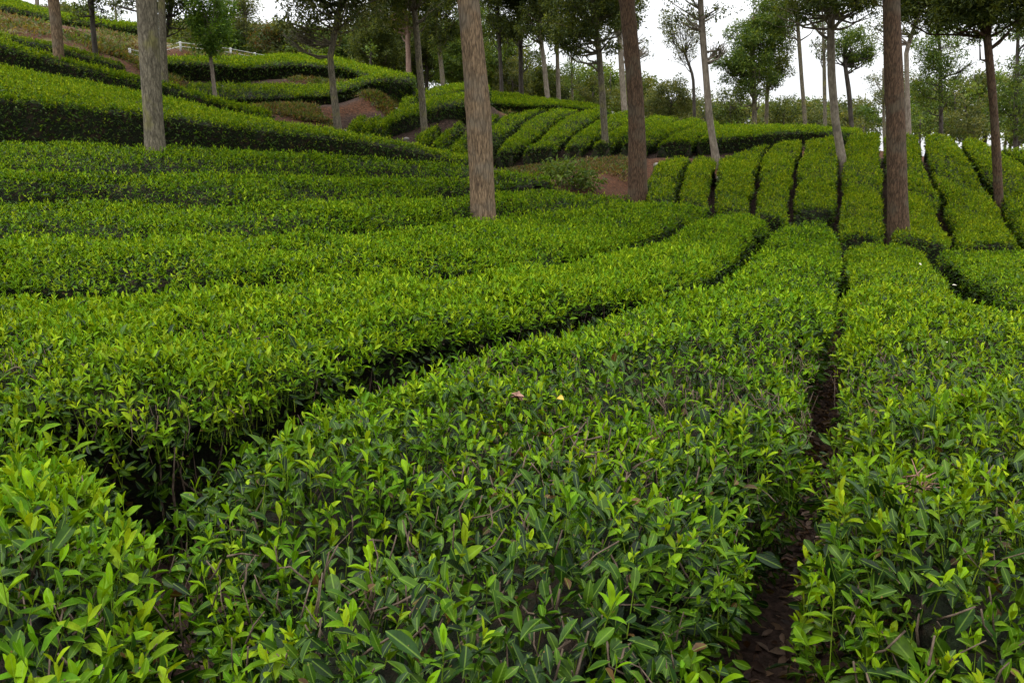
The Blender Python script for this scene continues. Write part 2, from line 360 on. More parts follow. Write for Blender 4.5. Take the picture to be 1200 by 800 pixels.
def H(label, L, R, h=0.75, gl=0.1, gr=0.1, group='tea hedges on the near slope', e=0.08, dl=0.0, dr=0.0, uc=1.0, ty=1.05, yd=1.0, tl=1.0):
    HEDGES.append(dict(label=label, L=line(L) + [0, 0, dl], R=line(R) + [0, 0, dr], h=h, gl=gl, gr=gr, group=group, e=e, uc=uc, ty=1.15 if group not in (near, strips) else 1.22 if group == strips else ty, yd=yd * (1.7 if group == strips else 1.45 if group != near else 1), tl=tl))
H('broad tea hedge left of the soil path, with a brown leaf cluster on top',
  B_ + [(310, 478), (250, 515), (200, 562), (152, 615), (118, 660), (108, 705), (122, 750), (146, 800), (200, 950)], [(975, 262)] + [(x - max(0, y - 480) * .15, y) for x, y in A_], .75, .15, .065, uc=.6, ty=1.0, yd=.8)
H('tea hedge right of the soil path, with a dry twig tuft and white petals', [(x + max(0, y - 500) * .12, y) for x, y in A_], [(1104, 296), (1108, 304), (1120, 317), (1135, 328), (1146, 343), (1170, 352), (1200, 361), (1300, 395), (1420, 450), (1560, 560), (1700, 720), (1850, 950)], .75, .06, .19, uc=.6, ty=1.10, yd=1.1)
H('leafy tea hedge filling the bottom left corner, with long bright leaves on top', [(-250, 482), (-320, 600), (-420, 740), (-560, 950)], [(138, 536), (158, 570), (168, 620), (186, 680), (218, 735), (250, 800), (312, 950)], .75, .05, .05, uc=.6, ty=1.0, yd=1.25, tl=1.4)
H('long tea hedge curving in from the left edge just behind the bottom corner bush', D_ + [(870, 246), (892, 258)], [(-200, 478), (0, 484), (100, 494), (190, 510), (250, 497), (310, 473)] + B_[::-1], .75, .16, .18, dl=-.04, dr=.03, yd=1.65)
H('tea hedge passing in front of the tan centre trunk and reaching the brown trunk', E_ + [(762, 232), (790, 233), (824, 244)], D_, .75, .14, .16, dl=-.04, dr=.04, yd=1.65)
H('tea hedge row directly behind the tan trunk, third row below the dark terrace wall', G_ + [(690, 222), (735, 229)], E_, .72, .08, .12, dl=-.045, dr=.04, yd=1.65)
H('tea hedge row second from the dark terrace wall at left, ending at the red soil', W_, G_, .7, .05, .08, dl=-.03, dr=.045, yd=1.65)
H('tea hedge row nearest the dark terrace wall, with the lichen spotted grey trunk in it', R0, W_, .7, .05, .04, dr=.03, yd=1.65)
H('short triangular tea hedge at the right edge, beyond a dark notch', [(1108, 295), (1200, 294), (1400, 303), (1700, 345), (2300, 560)], [(1110, 302), (1122, 316), (1137, 326), (1148, 340), (1172, 348), (1202, 357), (1302, 391), (1430, 440), (1580, 560), (1780, 760)], .75, .05, .20)
sl = ['narrow tea strip rising beside the brown trunk at the red soil', 'tea strip on the ridge between the brown trunk and the thin pale trunk', 'tea strip below the foot of the thin pale knobbed trunk',
      'tea strip with a notch in its right side, left of the ridge centre', 'tea strip cut by a cross gap at its foot, left of the pale trunk',
      'tea strip between the pale trunk and the dark brown trunk', 'upper', 'wide curving tea strip right of the dark brown trunk', 'tea strip with a thin leaning trunk in it near the right edge', 'tea strip touching the right edge of the photo']
for i in range(10):
    L, R = g_[i], g_[i + 1]
    if i == 4:
        H(sl[i], cut(L, 166, 248), cut(R, 161, 244), .62, .082, .082, strips)
    elif i == 6:
        H('upper part of the tea strip behind the dark brown trunk, above the cross gap', cut(L, 158, 219), cut(R, 159, 216), .62, .082, .082, strips, .05)
        H('lower part of the tea strip around the dark brown trunk, below the cross gap', cut(L, 221, 276), cut(R, 218, 288), .62, .082, .082, strips, .12)
    else:
        H(sl[i], L, R, .62, .082, .082, strips, 0.16)
# terraces on the left
H('sloping tea terrace at upper left with a tall dark leafy front wall', [(-200, 75, 10.2), (0, 112, 11), (100, 122, 11.3), (200, 135, 11.7), (300, 146, 12.2), (430, 162, 13), (500, 175, 13.8), (545, 187, 14.5)],
  [(-200, 20, 14.5), (0, 68, 15), (150, 100, 15), (300, 135, 14.9), (430, 154, 14.2), (500, 168, 14.6), (545, 180, 15.2)], .75, 0, 0.06, terr, dr=-.12)
H('narrow clipped tea hedge running diagonally down behind the sloping terrace at upper left', [(-200, 0, 14.8), (0, 54, 15.4), (75, 74, 15.5), (160, 95, 15.5), (230, 112, 15.6), (310, 135, 15.6)],
  [(-200, -14, 16), (0, 47, 16.4), (75, 68, 16.4), (160, 90, 16.3), (230, 108, 16.3), (310, 132, 16.3)], .55, 0, 0, terr, dl=.05, dr=-.02)
H('dark clipped tea hedge at the foot of the brown grassy bank', [(-200, -8, 16.8), (0, 45, 17), (60, 57, 17), (100, 68, 17), (140, 80, 17.2)],
  [(-200, -14, 17.8), (0, 42, 17.9), (60, 54, 17.9), (100, 66, 17.9), (140, 78, 18)], .5, 0, 0, terr, dl=.05)
H('bright tea hedge along the top of the brown grassy bank', [(-200, -20, 24), (0, 8, 24.5), (30, 13, 24.5), (62, 20, 25), (85, 22, 25), (120, 28, 25), (160, 32, 25)],
  [(-200, -45, 27), (0, -8, 27), (30, 2, 27), (60, 13, 27), (85, 18, 26.5), (120, 25, 26.5), (160, 29, 26.3)], .45, 0, 0, terr)
H('wavy tea hedge below the white rail fence, above a strip of bare red soil', [(197, 72, 21), (240, 72, 21), (290, 77, 21.2), (330, 72, 21.5), (390, 76, 21.5), (420, 84, 21.5), (450, 93, 21.5), (478, 97, 21.8)],
  [(197, 68, 22), (240, 67, 22.5), (300, 68, 23), (330, 65, 23.5), (390, 68, 24), (420, 75, 24), (450, 81, 24), (482, 88, 24)], .45, 0, 0, terr)
H('tea terrace between two bands of red soil, behind the forked tree', [(225, 104, 19.5), (270, 114, 19.3), (330, 112, 19.3), (385, 109, 19.3), (405, 103, 19.6), (425, 96, 20), (450, 91, 20.3), (480, 93, 20.6)],
  [(225, 97, 20.6), (270, 97, 20.6), (330, 98, 20.6), (385, 100, 20.6), (410, 97, 20.8), (425, 91, 21.1), (450, 87, 21.4), (480, 88, 21.7)], .33, 0, 0, terr)
H('curved tea hedge sweeping up from the terrace wall to behind the tan trunk', [(430, 152, 17.5), (460, 139, 18), (480, 133, 18.4), (500, 128, 19), (520, 123, 19.5), (545, 120, 20)],
  [(440, 145, 18.4), (466, 131, 19), (490, 122, 19.8), (510, 115, 20.6), (545, 109, 21.5)], .36, 0, 0, terr)
H('small tea hedge on the slope above the curved hedge, left of the tan trunk', [(494, 119, 20.8), (512, 111, 21.6), (546, 105, 22.4), (570, 105, 22.8)], [(500, 106, 22.4), (512, 101, 23), (546, 98, 24), (570, 99, 24.4)], .4, 0, 0, terr)
H('square tea bush patch beside the white stones', [(464, 130, 19.2), (468, 118, 20.2), (474, 109, 21)], [(486, 122, 19.8), (490, 112, 20.9), (496, 106, 21.8)], .4, 0, 0, terr)
for i, (a, b) in enumerate([((402, 151), (416, 138)), ((419, 151), (434, 137)), ((436, 150), (452, 135))]):
    H(['tiny tea strip nearest the forked tree below the red soil', 'tiny tea strip in the middle of three below the red soil', 'tiny tea strip beside the curved hedge below the red soil'][i],
      [(a[0], a[1], 17), (b[0], b[1], 18.6)], [(a[0] + 16, a[1], 17), (b[0] + 16, b[1] - 1, 18.6)], .4, .05, .05, terr)
H('short tea strip at the foot of the thin trunk below the curved hedge', [(484, 161, 17), (492, 154, 17.8), (505, 148, 18.6)], [(501, 167, 17), (510, 158, 17.8), (521, 150, 18.7)], .4, .06, .06, knoll)
H('slanting tea strip left of the tan trunk, next to the bare soil', [(503, 168, 17), (514, 156, 18), (530, 143, 19.5)], [(520, 172, 17), (533, 160, 18), (547, 148, 19.5)], .4, .06, .06, knoll)
H('slanting tea strip passing behind the tan trunk', [(522, 173, 17.2), (535, 160, 18.2), (549, 147, 19.6), (566, 137, 22)], [(545, 183, 17.2), (560, 160, 19.5), (572, 148, 21), (586, 136, 23.5)], .4, .06, .06, knoll)
hl = [[(547, 183, 18.2), (562, 160, 20), (575, 147, 21.5), (587, 137, 23.5)], [(576, 178, 20), (600, 152, 22), (625, 135, 24.5), (642, 128, 26)], [(611, 175, 20.3), (626, 164, 21.2), (642, 149, 22.8), (660, 136, 24.6), (682, 130, 26)],
      [(655, 172, 20.5), (667, 160, 21.5), (690, 143, 23.4), (706, 135, 25), (722, 130, 26)], [(689, 169, 20.5), (712, 153, 22.2), (738, 143, 24), (762, 136, 26)], [(724, 167, 20.5), (745, 157, 21.6), (766, 149, 22.8), (802, 140, 25)],
      [(767, 167, 20.5), (784, 158, 21.4), (814, 147, 23), (828, 143, 24.5)], [(820, 164, 20.7), (838, 155, 21.6), (852, 148, 23.6)]]
kl = ['knoll tea strip just right of the tan trunk', 'second knoll tea strip right of the tan trunk', 'knoll tea strip left of the thin trunk that stands on the knoll', 'knoll tea strip with the thin trunk at its front end',
      'knoll tea strip directly behind the brown trunk', 'knoll tea strip right of the brown trunk', 'slanting knoll tea strip left of the thin pale knobbed trunk']
for i in range(7): H(kl[i], hl[i], hl[i + 1], .42, .12, .12, knoll)
H('long low tea hedge tapering right along the knoll, behind the thin pale knobbed trunk', [(822, 164, 20.8), (870, 158, 21.2), (910, 154, 21.6), (950, 152, 22), (1005, 156, 22.5)], [(854, 147, 23.6), (900, 148, 24), (950, 149, 24), (1005, 153, 24)], .42, .03, 0, knoll)
H('level tea hedge on the knoll top under the row of background trunks', [(560, 117, 27), (610, 121, 27), (651, 121, 27)], [(560, 106, 29.5), (610, 112, 29.5), (651, 118, 29)], .4, 0, 0, knoll)
H('thin low tea hedge at the far rim of the knoll', [(653, 122, 28), (680, 124, 28), (704, 127, 28)], [(653, 118, 29.5), (680, 121, 29.5), (704, 125, 29)], .4, 0, 0, knoll)

# ------------------------------------------------------------------ ground
gp = []
for h in HEDGES:
    n = 7
    l, r = resample(h['L'], n), resample(h['R'], n)
    for s in (0.08, 0.5, 0.92):
        q = l + (r - l) * s; q = q.copy(); q[:, 2] -= h['h']; gp += list(q)
for a in [(620, 198, 18.3), (700, 193, 19), (740, 202, 17.2), (800, 184, 19.6), (650, 190, 19.8), (720, 186, 20), (690, 210, 16),
          (350, 94, 21), (300, 96, 20.9), (400, 95, 21.1), (330, 124, 19), (390, 122, 19), (340, 136, 18), (390, 140, 17.6), (450, 112, 19.9), (440, 126, 18.8), (425, 112, 19.6), (500, 152, 18.4), (480, 158, 17.6), (530, 140, 19.6),
          (20, 38, 19), (20, 24, 23.8), (100, 60, 19), (100, 36, 23), (150, 72, 20), (150, 48, 22), (135, 60, 20.5), (220, 60, 23), (280, 68, 24), (170, 80, 20), (-200, -12, 19), (-200, -25, 23)]: gp.append(P(*a))
for a in [(0, 0, 0), (-3, -2, 0), (3, -2, 0), (0, -8, -.3), (-10, -8, .5), (12, -8, -.6), (12, 3, -.4), (-8, 2, .6), (6, 28, 1.4), (12, 28, 1.0), (0, 32, 3), (-6, 32, 4.2), (-14, 32, 5.2), (-24, 30, 5.6), (8, 36, 0), (16, 36, -.5),
          (26, 24, -.5), (0, 42, 2.6), (-15, 45, 3.6), (-30, 45, 4), (14, 50, -4), (0, 60, -3), (-20, 65, -3), (30, 45, -4), (40, 10, -3), (-30, 10, 4), (-30, -15, 2), (30, -20, -2)]: gp.append(np.array(a, float))
gp = np.array(gp)
_gc = gp[:, :2]
r_ = np.sqrt(((_gc[:, None] - _gc[None]) ** 2).sum(-1) + 0.01)
_n = len(gp); _A = np.zeros((_n + 1, _n + 1)); _A[:_n, :_n] = -r_ + 0.15 * np.eye(_n); _A[:_n, _n] = 1; _A[_n, :_n] = 1
_gw = np.linalg.solve(_A, np.concatenate([gp[:, 2], [0]]))
def ground(xy):
    xy = np.atleast_2d(np.asarray(xy, float))[:, :2]; out = np.empty(len(xy))
    for i in range(0, len(xy), 4000):
        q = xy[i:i + 4000]; r = np.sqrt(((q[:, None] - _gc[None]) ** 2).sum(-1) + 0.01)
        out[i:i + 4000] = -(r @ _gw[:-1]) + _gw[-1]
    rr = np.linalg.norm(xy - np.array([0, 18]), axis=1)
    t = np.clip((rr - 40) / 60, 0, 1); t = t * t * (3 - 2 * t)
    return out * (1 - t) + (-14 - 0.02 * rr) * t
def g1(x, y): return float(ground([[x, y]])[0])

def axis(lo, hi, c0, c1, step):
    core = np.arange(c0, c1, step); k = np.geomspace(step, 60, 26); a = c0 - np.cumsum(k); b = c1 + np.cumsum(k)
    return np.concatenate([a[::-1], core, b])
gx = axis(-400, 400, -16, 18, 0.16); gy = axis(-400, 400, -2, 32, 0.16)
GX, GY = np.meshgrid(gx, gy); xy = np.stack([GX.ravel(), GY.ravel()], -1)
gz = ground(xy)
q3 = np.hstack([xy, np.zeros((len(xy), 1))])
gz += 0.03 * sn(q3, 2.3, 1) + 0.018 * sn(q3, 6, 2) + 0.01 * sn(q3, 14, 3)
mb = MB(); nx, ny = len(gx), len(gy)
i = (np.arange(ny - 1)[:, None] * nx + np.arange(nx - 1)[None]).ravel()
mb.add(np.hstack([xy, gz[:, None]]), [np.stack([i, i + 1, i + nx + 1, i + nx], -1)])
o = mb.build('ground', M_SOIL); tag(o, kind='structure')
# bare red earth shows where no hedge drops its litter
hp = []
for h in HEDGES:
    l, r = resample(h['L'], 24), resample(h['R'], 24)
    for f in np.linspace(0, 1, 6): hp.append((l + (r - l) * f)[:, :2])
hp = np.vstack(hp); bank = np.zeros(len(xy))
sel = np.where((np.abs(xy[:, 0]) < 16) & (xy[:, 1] > 9) & (xy[:, 1] < 28))[0]
for k in range(0, len(sel), 3000):
    q = xy[sel[k:k + 3000]]; bank[sel[k:k + 3000]] = np.clip((np.sqrt(((q[:, None] - hp[None]) ** 2).sum(-1).min(1)) - 0.25) / 0.25, 0, 1)
at = o.data.attributes.new('bank', 'FLOAT', 'POINT'); at.data.foreach_set('value', bank.astype(np.float32))

# ------------------------------------------------------------------ hedge builder
YOUNG = np.array([[0.120, 0.240, 0.003], [0.160, 0.280, 0.004], [0.062, 0.155, 0.003], [0.24, 0.345, 0.008]])
MATURE = np.array([[0.012, 0.038, 0.003], [0.026, 0.068, 0.002], [0.006, 0.020, 0.003], [0.044, 0.098, 0.002]])
def in_view(p, m=1.45):
    """generous view wedge: what stays far outside the frame needs no leaves"""
    y = np.maximum(p[:, 1], 0.05)
    return (np.abs(p[:, 0]) < y * 0.64 * m + 0.9) & (p[:, 1] > 0.35)
def sample_tris(V, T, dens):
    a, b, c = V[T[:, 0]], V[T[:, 1]], V[T[:, 2]]
    nn = np.cross(b - a, c - a); ar = np.linalg.norm(nn, axis=1) / 2
    w = ar * dens; n = RNG.poisson(w); k = np.repeat(np.arange(len(T)), n)
    u = RNG.uniform(size=(len(k), 2)); f = u.sum(1) > 1; u[f] = 1 - u[f]
    return a[k] + (b[k] - a[k]) * u[:, :1] + (c[k] - a[k]) * u[:, 1:], unit(nn[k])
def build_hedge(h):
    L, R = h['L'], h['R']
    length = max(np.linalg.norm(np.diff(L, axis=0), axis=1).sum(), np.linalg.norm(np.diff(R, axis=0), axis=1).sum())
    mid = (L.mean(0) + R.mean(0)) / 2
    dist = max(1.0, min(np.linalg.norm(L[:, :2], axis=1).min(), np.linalg.norm(R[:, :2], axis=1).min()))
    step = 0.10 if dist < 3 else 0.16 if dist < 9 else 0.24
    n = int(np.clip(length / step, 6, 140))
    L, R = resample(L, n), resample(R, n)
    # a path has a waver in its edges
    a = R - L; a[:, 2] = 0; w = np.linalg.norm(a, axis=1)[:, None]; a = a / (w + 1e-6)
    fo_ = lambda E: 0.022 + 0.026 * np.clip((5 - np.linalg.norm(E[:, :2], axis=1)) / 2.5, 0, 1)
    jl = (fo_(L) * (sn(L, 2.4, 21) + sn(L, 7, 23)))[:, None]; jr = (fo_(R) * (sn(R, 2.4, 22) + sn(R, 7, 24)))[:, None]
    L = L + a * (np.minimum(h['gl'], w * 0.3) + jl * (w > 0.3)); R = R - a * (np.minimum(h['gr'], w * 0.3) + jr * (w > 0.3))
    w = np.linalg.norm((R - L)[:, :2], axis=1)
    tl = unit(np.gradient(L, axis=0)); tr = unit(np.gradient(R, axis=0))
    L[0] -= tl[0] * h['e']; R[0] -= tr[0] * h['e']; L[-1] += tl[-1] * h['e']; R[-1] += tr[-1] * h['e']
    gL, gR = ground(L), ground(R)
    gL = np.minimum(gL, L[:, 2] - 0.15) - 0.06; gR = np.minimum(gR, R[:, 2] - 0.15) - 0.06
    K = int(np.clip(w.mean() / step, 4, 16))
    r = np.minimum(0.13 if dist < 9 else 0.07, w * 0.22)
    cols = []
    def side(E, g, sgn):
        hh = E[:, 2] - g; out = []
        for fz, fo in ((0.0, 0.20), (0.35, 0.13), (0.70, 0.04)):
            q = E + a * (sgn * np.minimum(fo * h['uc'], w * .28)[:, None]); q = q.copy(); q[:, 2] = g + hh * fz; out.append(q)
        q = E.copy(); q[:, 2] -= np.minimum(0.09, hh * 0.2); out.append(q)
        return out
    sL = side(L, gL, 1); sR = side(R, gR, -1)
    cols += sL
    for k in range(K):
        s = k / (K - 1); x = r + (w - 2 * r) * s
        q = L + (R - L) * (x / np.maximum(w, 1e-4))[:, None]; q = q.copy(); q[:, 2] += 0.035 * (1 - (2 * s - 1) ** 4) - 0.012
        cols.append(q)
    cols += sR[::-1]
    G = np.stack(cols, 1)                                   # (n, C, 3)
    C = G.shape[1]; ntop = slice(4, 4 + K)
    G[:, :, :2] += 0.02 * np.stack([sn(G, 7, 31), sn(G, 7, 32)], -1) * (np.arange(C)[None, :, None] > 0)
    lift = 0.035 * sn(G, 1.7, 33) + 0.026 * sn(G, 4.5, 34) + 0.014 * sn(G, 11, 35)
    G[:, ntop, 2] += lift[:, ntop] * (1.0 if dist < 9 else 0.55)
    # close both ends
    def end(ring, t, gz_):
        out = []
        for f, o in ((0.88, 0.05), (0.45, 0.07), (0.0, 0.03)):
            q = ring.copy(); q[:, :2] += t[None, :2] * o; q[:, 2] = gz_ + (np.minimum(ring[:, 2], ring[:, 2]) - gz_) * f; out.append(q)
        return out
    def gzr(ring, k): return gL[k] + (gR[k] - gL[k]) * np.linspace(0, 1, C)
    e0 = end(G[0], -unit((tl[0] + tr[0]) / 2), gzr(G[0], 0)); e1 = end(G[-1], unit((tl[-1] + tr[-1]) / 2), gzr(G[-1], -1))
    G = np.concatenate([np.array(e0[::-1]), G, np.array(e1)], 0); n = len(G)
    V = G.reshape(-1, 3); i = (np.arange(n - 1)[:, None] * C + np.arange(C - 1)[None]).ravel()
    Q = np.stack([i, i + C, i + C + 1, i + 1], -1)
    T = np.concatenate([Q[:, [0, 1, 2]], Q[:, [0, 2, 3]]])
    fn = np.cross(V[T[:, 1]] - V[T[:, 0]], V[T[:, 2]] - V[T[:, 0]])
    if fn[:, 2].sum() < 0: T = T[:, ::-1]; Q = Q[:, ::-1]; fn = -fn
    vn = np.zeros_like(V)
    for k in range(3): np.add.at(vn, T[:, k], fn)
    vn = unit(vn)
    base = np.array([mid[0], mid[1], g1(mid[0], mid[1])])
    rt = root('tea_hedge', h['label'], 'tea hedge', h['group'], base)
    # solid core in place of inner twigs, coloured near-black as shade
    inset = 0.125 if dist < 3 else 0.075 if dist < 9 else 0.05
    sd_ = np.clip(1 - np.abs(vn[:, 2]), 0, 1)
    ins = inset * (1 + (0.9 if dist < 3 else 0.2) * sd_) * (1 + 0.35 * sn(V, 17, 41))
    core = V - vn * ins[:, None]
    mb = MB(); mb.add(core, [Q]); mb.build('dark_shade_core', M_CORE, rt, origin=base)
    # leaves
    cen = (V[T[:, 0]] + V[T[:, 1]] + V[T[:, 2]]) / 3; dd = np.linalg.norm(cen - np.array([0, 0, CAMZ]), axis=1)
    nz = unit(fn)[:, 2]; top = np.clip((nz - 0.25) / 0.5, 0, 1); sidew = 1 - top
    vis = in_view(cen)
    far = np.clip((dd - 12) / 10, 0, 1); scl_far = 1 + 0.35 * far
    dens_far = 1 / (1 + 0.35 * far); nearb = 1 + 0.7 * np.clip((4.5 - dd) / 2, 0, 1)
    patch = np.clip(0.5 + 0.30 * sn(cen, 1.1, 51) + 0.40 * sn(cen, 7.0, 53), 0, 1)
    gh = np.clip((cen[:, 2] - ground(cen)) / max(h['h'], .3), 0, 1.2)
    mb = MB(); stems = MB()
    def ragged(q): return ((0.25 + 0.75 * np.clip((8 - np.linalg.norm(q, axis=1)) / 5, 0, 1)) * (0.046 * sn(q, 8.0, 55) + 0.026 * sn(q, 19.0, 56)))[:, None]
    # 1. mature leaves, dark, lying or drooping
    dm = vis * dens_far * nearb * (top * (1250 - 700 * far + 900 * np.clip((3.2 - dd) / 1.2, 0, 1)) * (0.75 + 0.5 * patch) + sidew * (1000 + 500 * (dist > 9)) * (0.35 + 0.65 * np.clip(gh * 1.3, 0, 1)))
    p, nn = sample_tris(V, T, dm)
    if len(p):
        m = len(p); d0 = np.linalg.norm(p - np.array([0, 0, CAMZ]), axis=1); up = nn[:, 2:3]
        p = p - nn * RNG.uniform(-0.015, 0.105 if dist > 3 else 0.14, (m, 1)) + nn * ragged(p)
        d = unit(rand_unit(m) * np.array([1, 1, 0.45]) + nn * 0.55 + np.array([0, 0, 0.25]) * up - np.array([0, 0, 0.30]) * (1 - np.clip(up, 0, 1)))
        fnrm = unit(nn * 0.9 + np.array([0, 0, 0.35]) + rand_unit(m) * 0.55)
        ln = RNG.uniform(0.026, 0.055, m) * (1 + 0.55 * (RNG.uniform(size=m) < .06)) * (1 + 0.3 * np.clip((d0 - 12) / 10, 0, 1)); wd = ln * RNG.uniform(0.32, 0.44, m)
        tn = MATURE[RNG.integers(0, 4, m)] * RNG.uniform(0.7, 1.3, (m, 1)) * np.array([h['ty'], 1.0, 1.0])
        br = RNG.uniform(size=m) < 0.03; ln[br] *= .65; tn[br] = np.array([0.075, 0.040, 0.014]) * RNG.uniform(0.6, 1.4, (br.sum(), 1))
        cu = RNG.uniform(-0.1, 0.7, m)
        for lod, (lo, hi) in enumerate(((0, 3.4), (3.4, 8), (8, 1e9))):
            k = (d0 >= lo) & (d0 < hi); leaves(mb, lod, p[k], d[k], fnrm[k], ln[k], wd[k], tn[k], cu[k], gloss=1.0)
    # 2. young shoots standing up from the table
    ds = vis * dens_far * (1 + 0.5 * (nearb - 1)) * h['yd'] * (top * (260 - 190 * np.clip((5 - dd) / 2, 0, 1) + 900 * patch ** 1.6) + sidew * (20 + 120 * np.clip((4.2 - dd) / 1.5, 0, 1)) * np.clip(gh * 1.6 - 0.5, 0, 1))
    p, nn = sample_tris(V, T, ds)
    if len(p):
        m = len(p); d0 = np.linalg.norm(p - np.array([0, 0, CAMZ]), axis=1)
        tall = h['tl'] * (0.6 + 0.55 * RNG.uniform(size=m)) + 0.9 * (RNG.uniform(size=m) < 0.10) + 0.35 * np.clip(sn(p, 2.1, 52), 0, 1)
        ax = unit(nn * 0.35 + np.array([0, 0, 0.9]) + rand_unit(m) * 0.38)
        p = p - ax * 0.03 + nn * ragged(p)
        t0 = rand_unit(m); t1 = unit(np.cross(ax, t0)); t2 = np.cross(ax, t1)
        az = RNG.uniform(0, 6.28, m); base_t = YOUNG[RNG.integers(0, 4, m)] * RNG.uniform(0.65, 1.25, (m, 1)) * np.array([h['ty'], 1.0, 1.0])
        hgt = 0.048 * tall
        for k in range(5):
            keep = RNG.uniform(size=m) < (1.0, 1.0, 0.95, 0.8, 0.5)[k]
            fz = (1.0, 0.85, 0.6, 0.35, 0.1)[k]; tilt = np.radians((12, 30, 46, 60, 72)[k]) + RNG.normal(0, 0.16, m)
            th = az + k * 2.4 + RNG.normal(0, 0.25, m)
            rad = t1 * np.cos(th)[:, None] + t2 * np.sin(th)[:, None]
            d = ax * np.cos(tilt)[:, None] + rad * np.sin(tilt)[:, None]
            fnrm = ax * np.sin(tilt)[:, None] - rad * np.cos(tilt)[:, None]
            ln = (0.024, 0.033, 0.040, 0.044, 0.045)[k] * RNG.uniform(0.75, 1.25, m) * (0.7 + 0.3 * tall) * h['tl'] ** .5 * (1 + 0.3 * np.clip((d0 - 12) / 10, 0, 1))
            wd = ln * (0.24, 0.31, 0.36, 0.38, 0.40)[k]
            mixd = (0.0, 0.05, 0.25, 0.5, 0.75)[k]
            tn = base_t * (1 - mixd) + np.array([0.038, 0.100, 0.003]) * mixd
            b0 = p + ax * (hgt * fz)[:, None]; cu = (0.0, 0.15, 0.35, 0.5, 0.6)[k] + RNG.normal(0, 0.15, m)
            for lod, (lo, hi) in enumerate(((0, 3.4), (3.4, 8), (8, 1e9))):
                s = keep & (d0 >= lo) & (d0 < hi); leaves(mb, lod, b0[s], d[s], fnrm[s], ln[s], wd[s], tn[s], cu[s], 0.3)
        s = d0 < 3.6
        if s.any():
            b = p[s] - ax[s] * 0.07; e = p[s] + ax[s] * (hgt[s])[:, None]; k = s.sum()
            q = np.stack([b + t1[s] * .0016, b - t1[s] * .0008 + t2[s] * .0014, b - t1[s] * .0008 - t2[s] * .0014, e + t1[s] * .0009, e - t1[s] * .0005 + t2[s] * .0008, e - t1[s] * .0005 - t2[s] * .0008], 1)
            off = (np.arange(k) * 6)[:, None, None]
            mb.add(q.reshape(-1, 3), [(np.array([[0, 1, 4, 3], [1, 2, 5, 4], [2, 0, 3, 5]])[None] + off).reshape(-1, 4)], np.repeat(np.clip(base_t[s] * 0.7 + np.array([0.03, 0.01, 0]), 0, 1), 6, 0))
    if mb.n: mb.build('foliage', M_TEA, rt, True, origin=base)
    # 3. woody stems rising from the soil along the near edges
    if dist < 9:
        ring = G[3:-3]
        for E, g, sg in ((L, gL, 1), (R, gR, -1)):
            s = np.concatenate([[0], np.cumsum(np.linalg.norm(np.diff(E, axis=0), axis=1))])
            for t in np.arange(0.1, s[-1], 0.16):
                t += RNG.uniform(-.06, .06); b = np.array([np.interp(t, s, E[:, k]) for k in range(3)]); k = int(np.argmin(np.abs(s - t)))
                if np.linalg.norm(b) > 6.0 or not in_view(b[None])[0]: continue
                gr = g[k] + 0.02; hh = b[2] - gr
                foot = b + a[k] * sg * RNG.uniform(0.14, 0.26); foot[2] = gr
                if RNG.uniform() < .35: continue
                for j in range(RNG.integers(1, 4)):
                    tip = b + a[k] * sg * RNG.uniform(0.04, 0.2) + np.append(RNG.normal(0, 0.10, 2), 0); tip[2] = gr + hh * RNG.uniform(0.75, 0.97)
                    m1 = foot + (tip - foot) * 0.35 + RNG.normal(0, 0.03, 3); m2 = foot + (tip - foot) * 0.7 + RNG.normal(0, 0.03, 3)
                    r0 = RNG.uniform(0.0025, 0.006)
                    stems.tube([foot - [0, 0, .05], (foot + m1) / 2 + RNG.normal(0, .015, 3), m1, (m1 + m2) / 2 + RNG.normal(0, .02, 3), m2, tip], [r0 * 1.5, r0 * 1.2, r0, r0 * .85, r0 * 0.7, r0 * 0.3], 5)
                    if RNG.uniform() < 0.6:
                        sp = m2 + RNG.normal(0, 0.07, 3) + [0, 0, .08]; stems.tube([m1, (m1 + sp) / 2 + RNG.normal(0, .01, 3), sp], [r0 * .6, r0 * .45, r0 * .2], 4)
        # bare twig tips poking through the plucked table
        wt = (dd < 5) * vis * top * (60 + 240 * (1 - patch) ** 1.5)
        p, nn = sample_tris(V, T, wt)
        for q, v in zip(p, nn):
            dv = unit(np.array([0, 0, 1.0]) + RNG.normal(0, 0.45, 3)); l = RNG.uniform(0.04, 0.10); r0 = RNG.uniform(0.0012, 0.0026)
            stems.tube([q - dv * l, q - dv * l * .4 + RNG.normal(0, .006, 3), q + dv * 0.012], [r0 * 1.3, r0, r0 * .8], 4)
    if stems.n: tag(stems.build('branches', M_WOOD, rt, origin=base), kind='stuff')
for h in HEDGES: build_hedge(h)

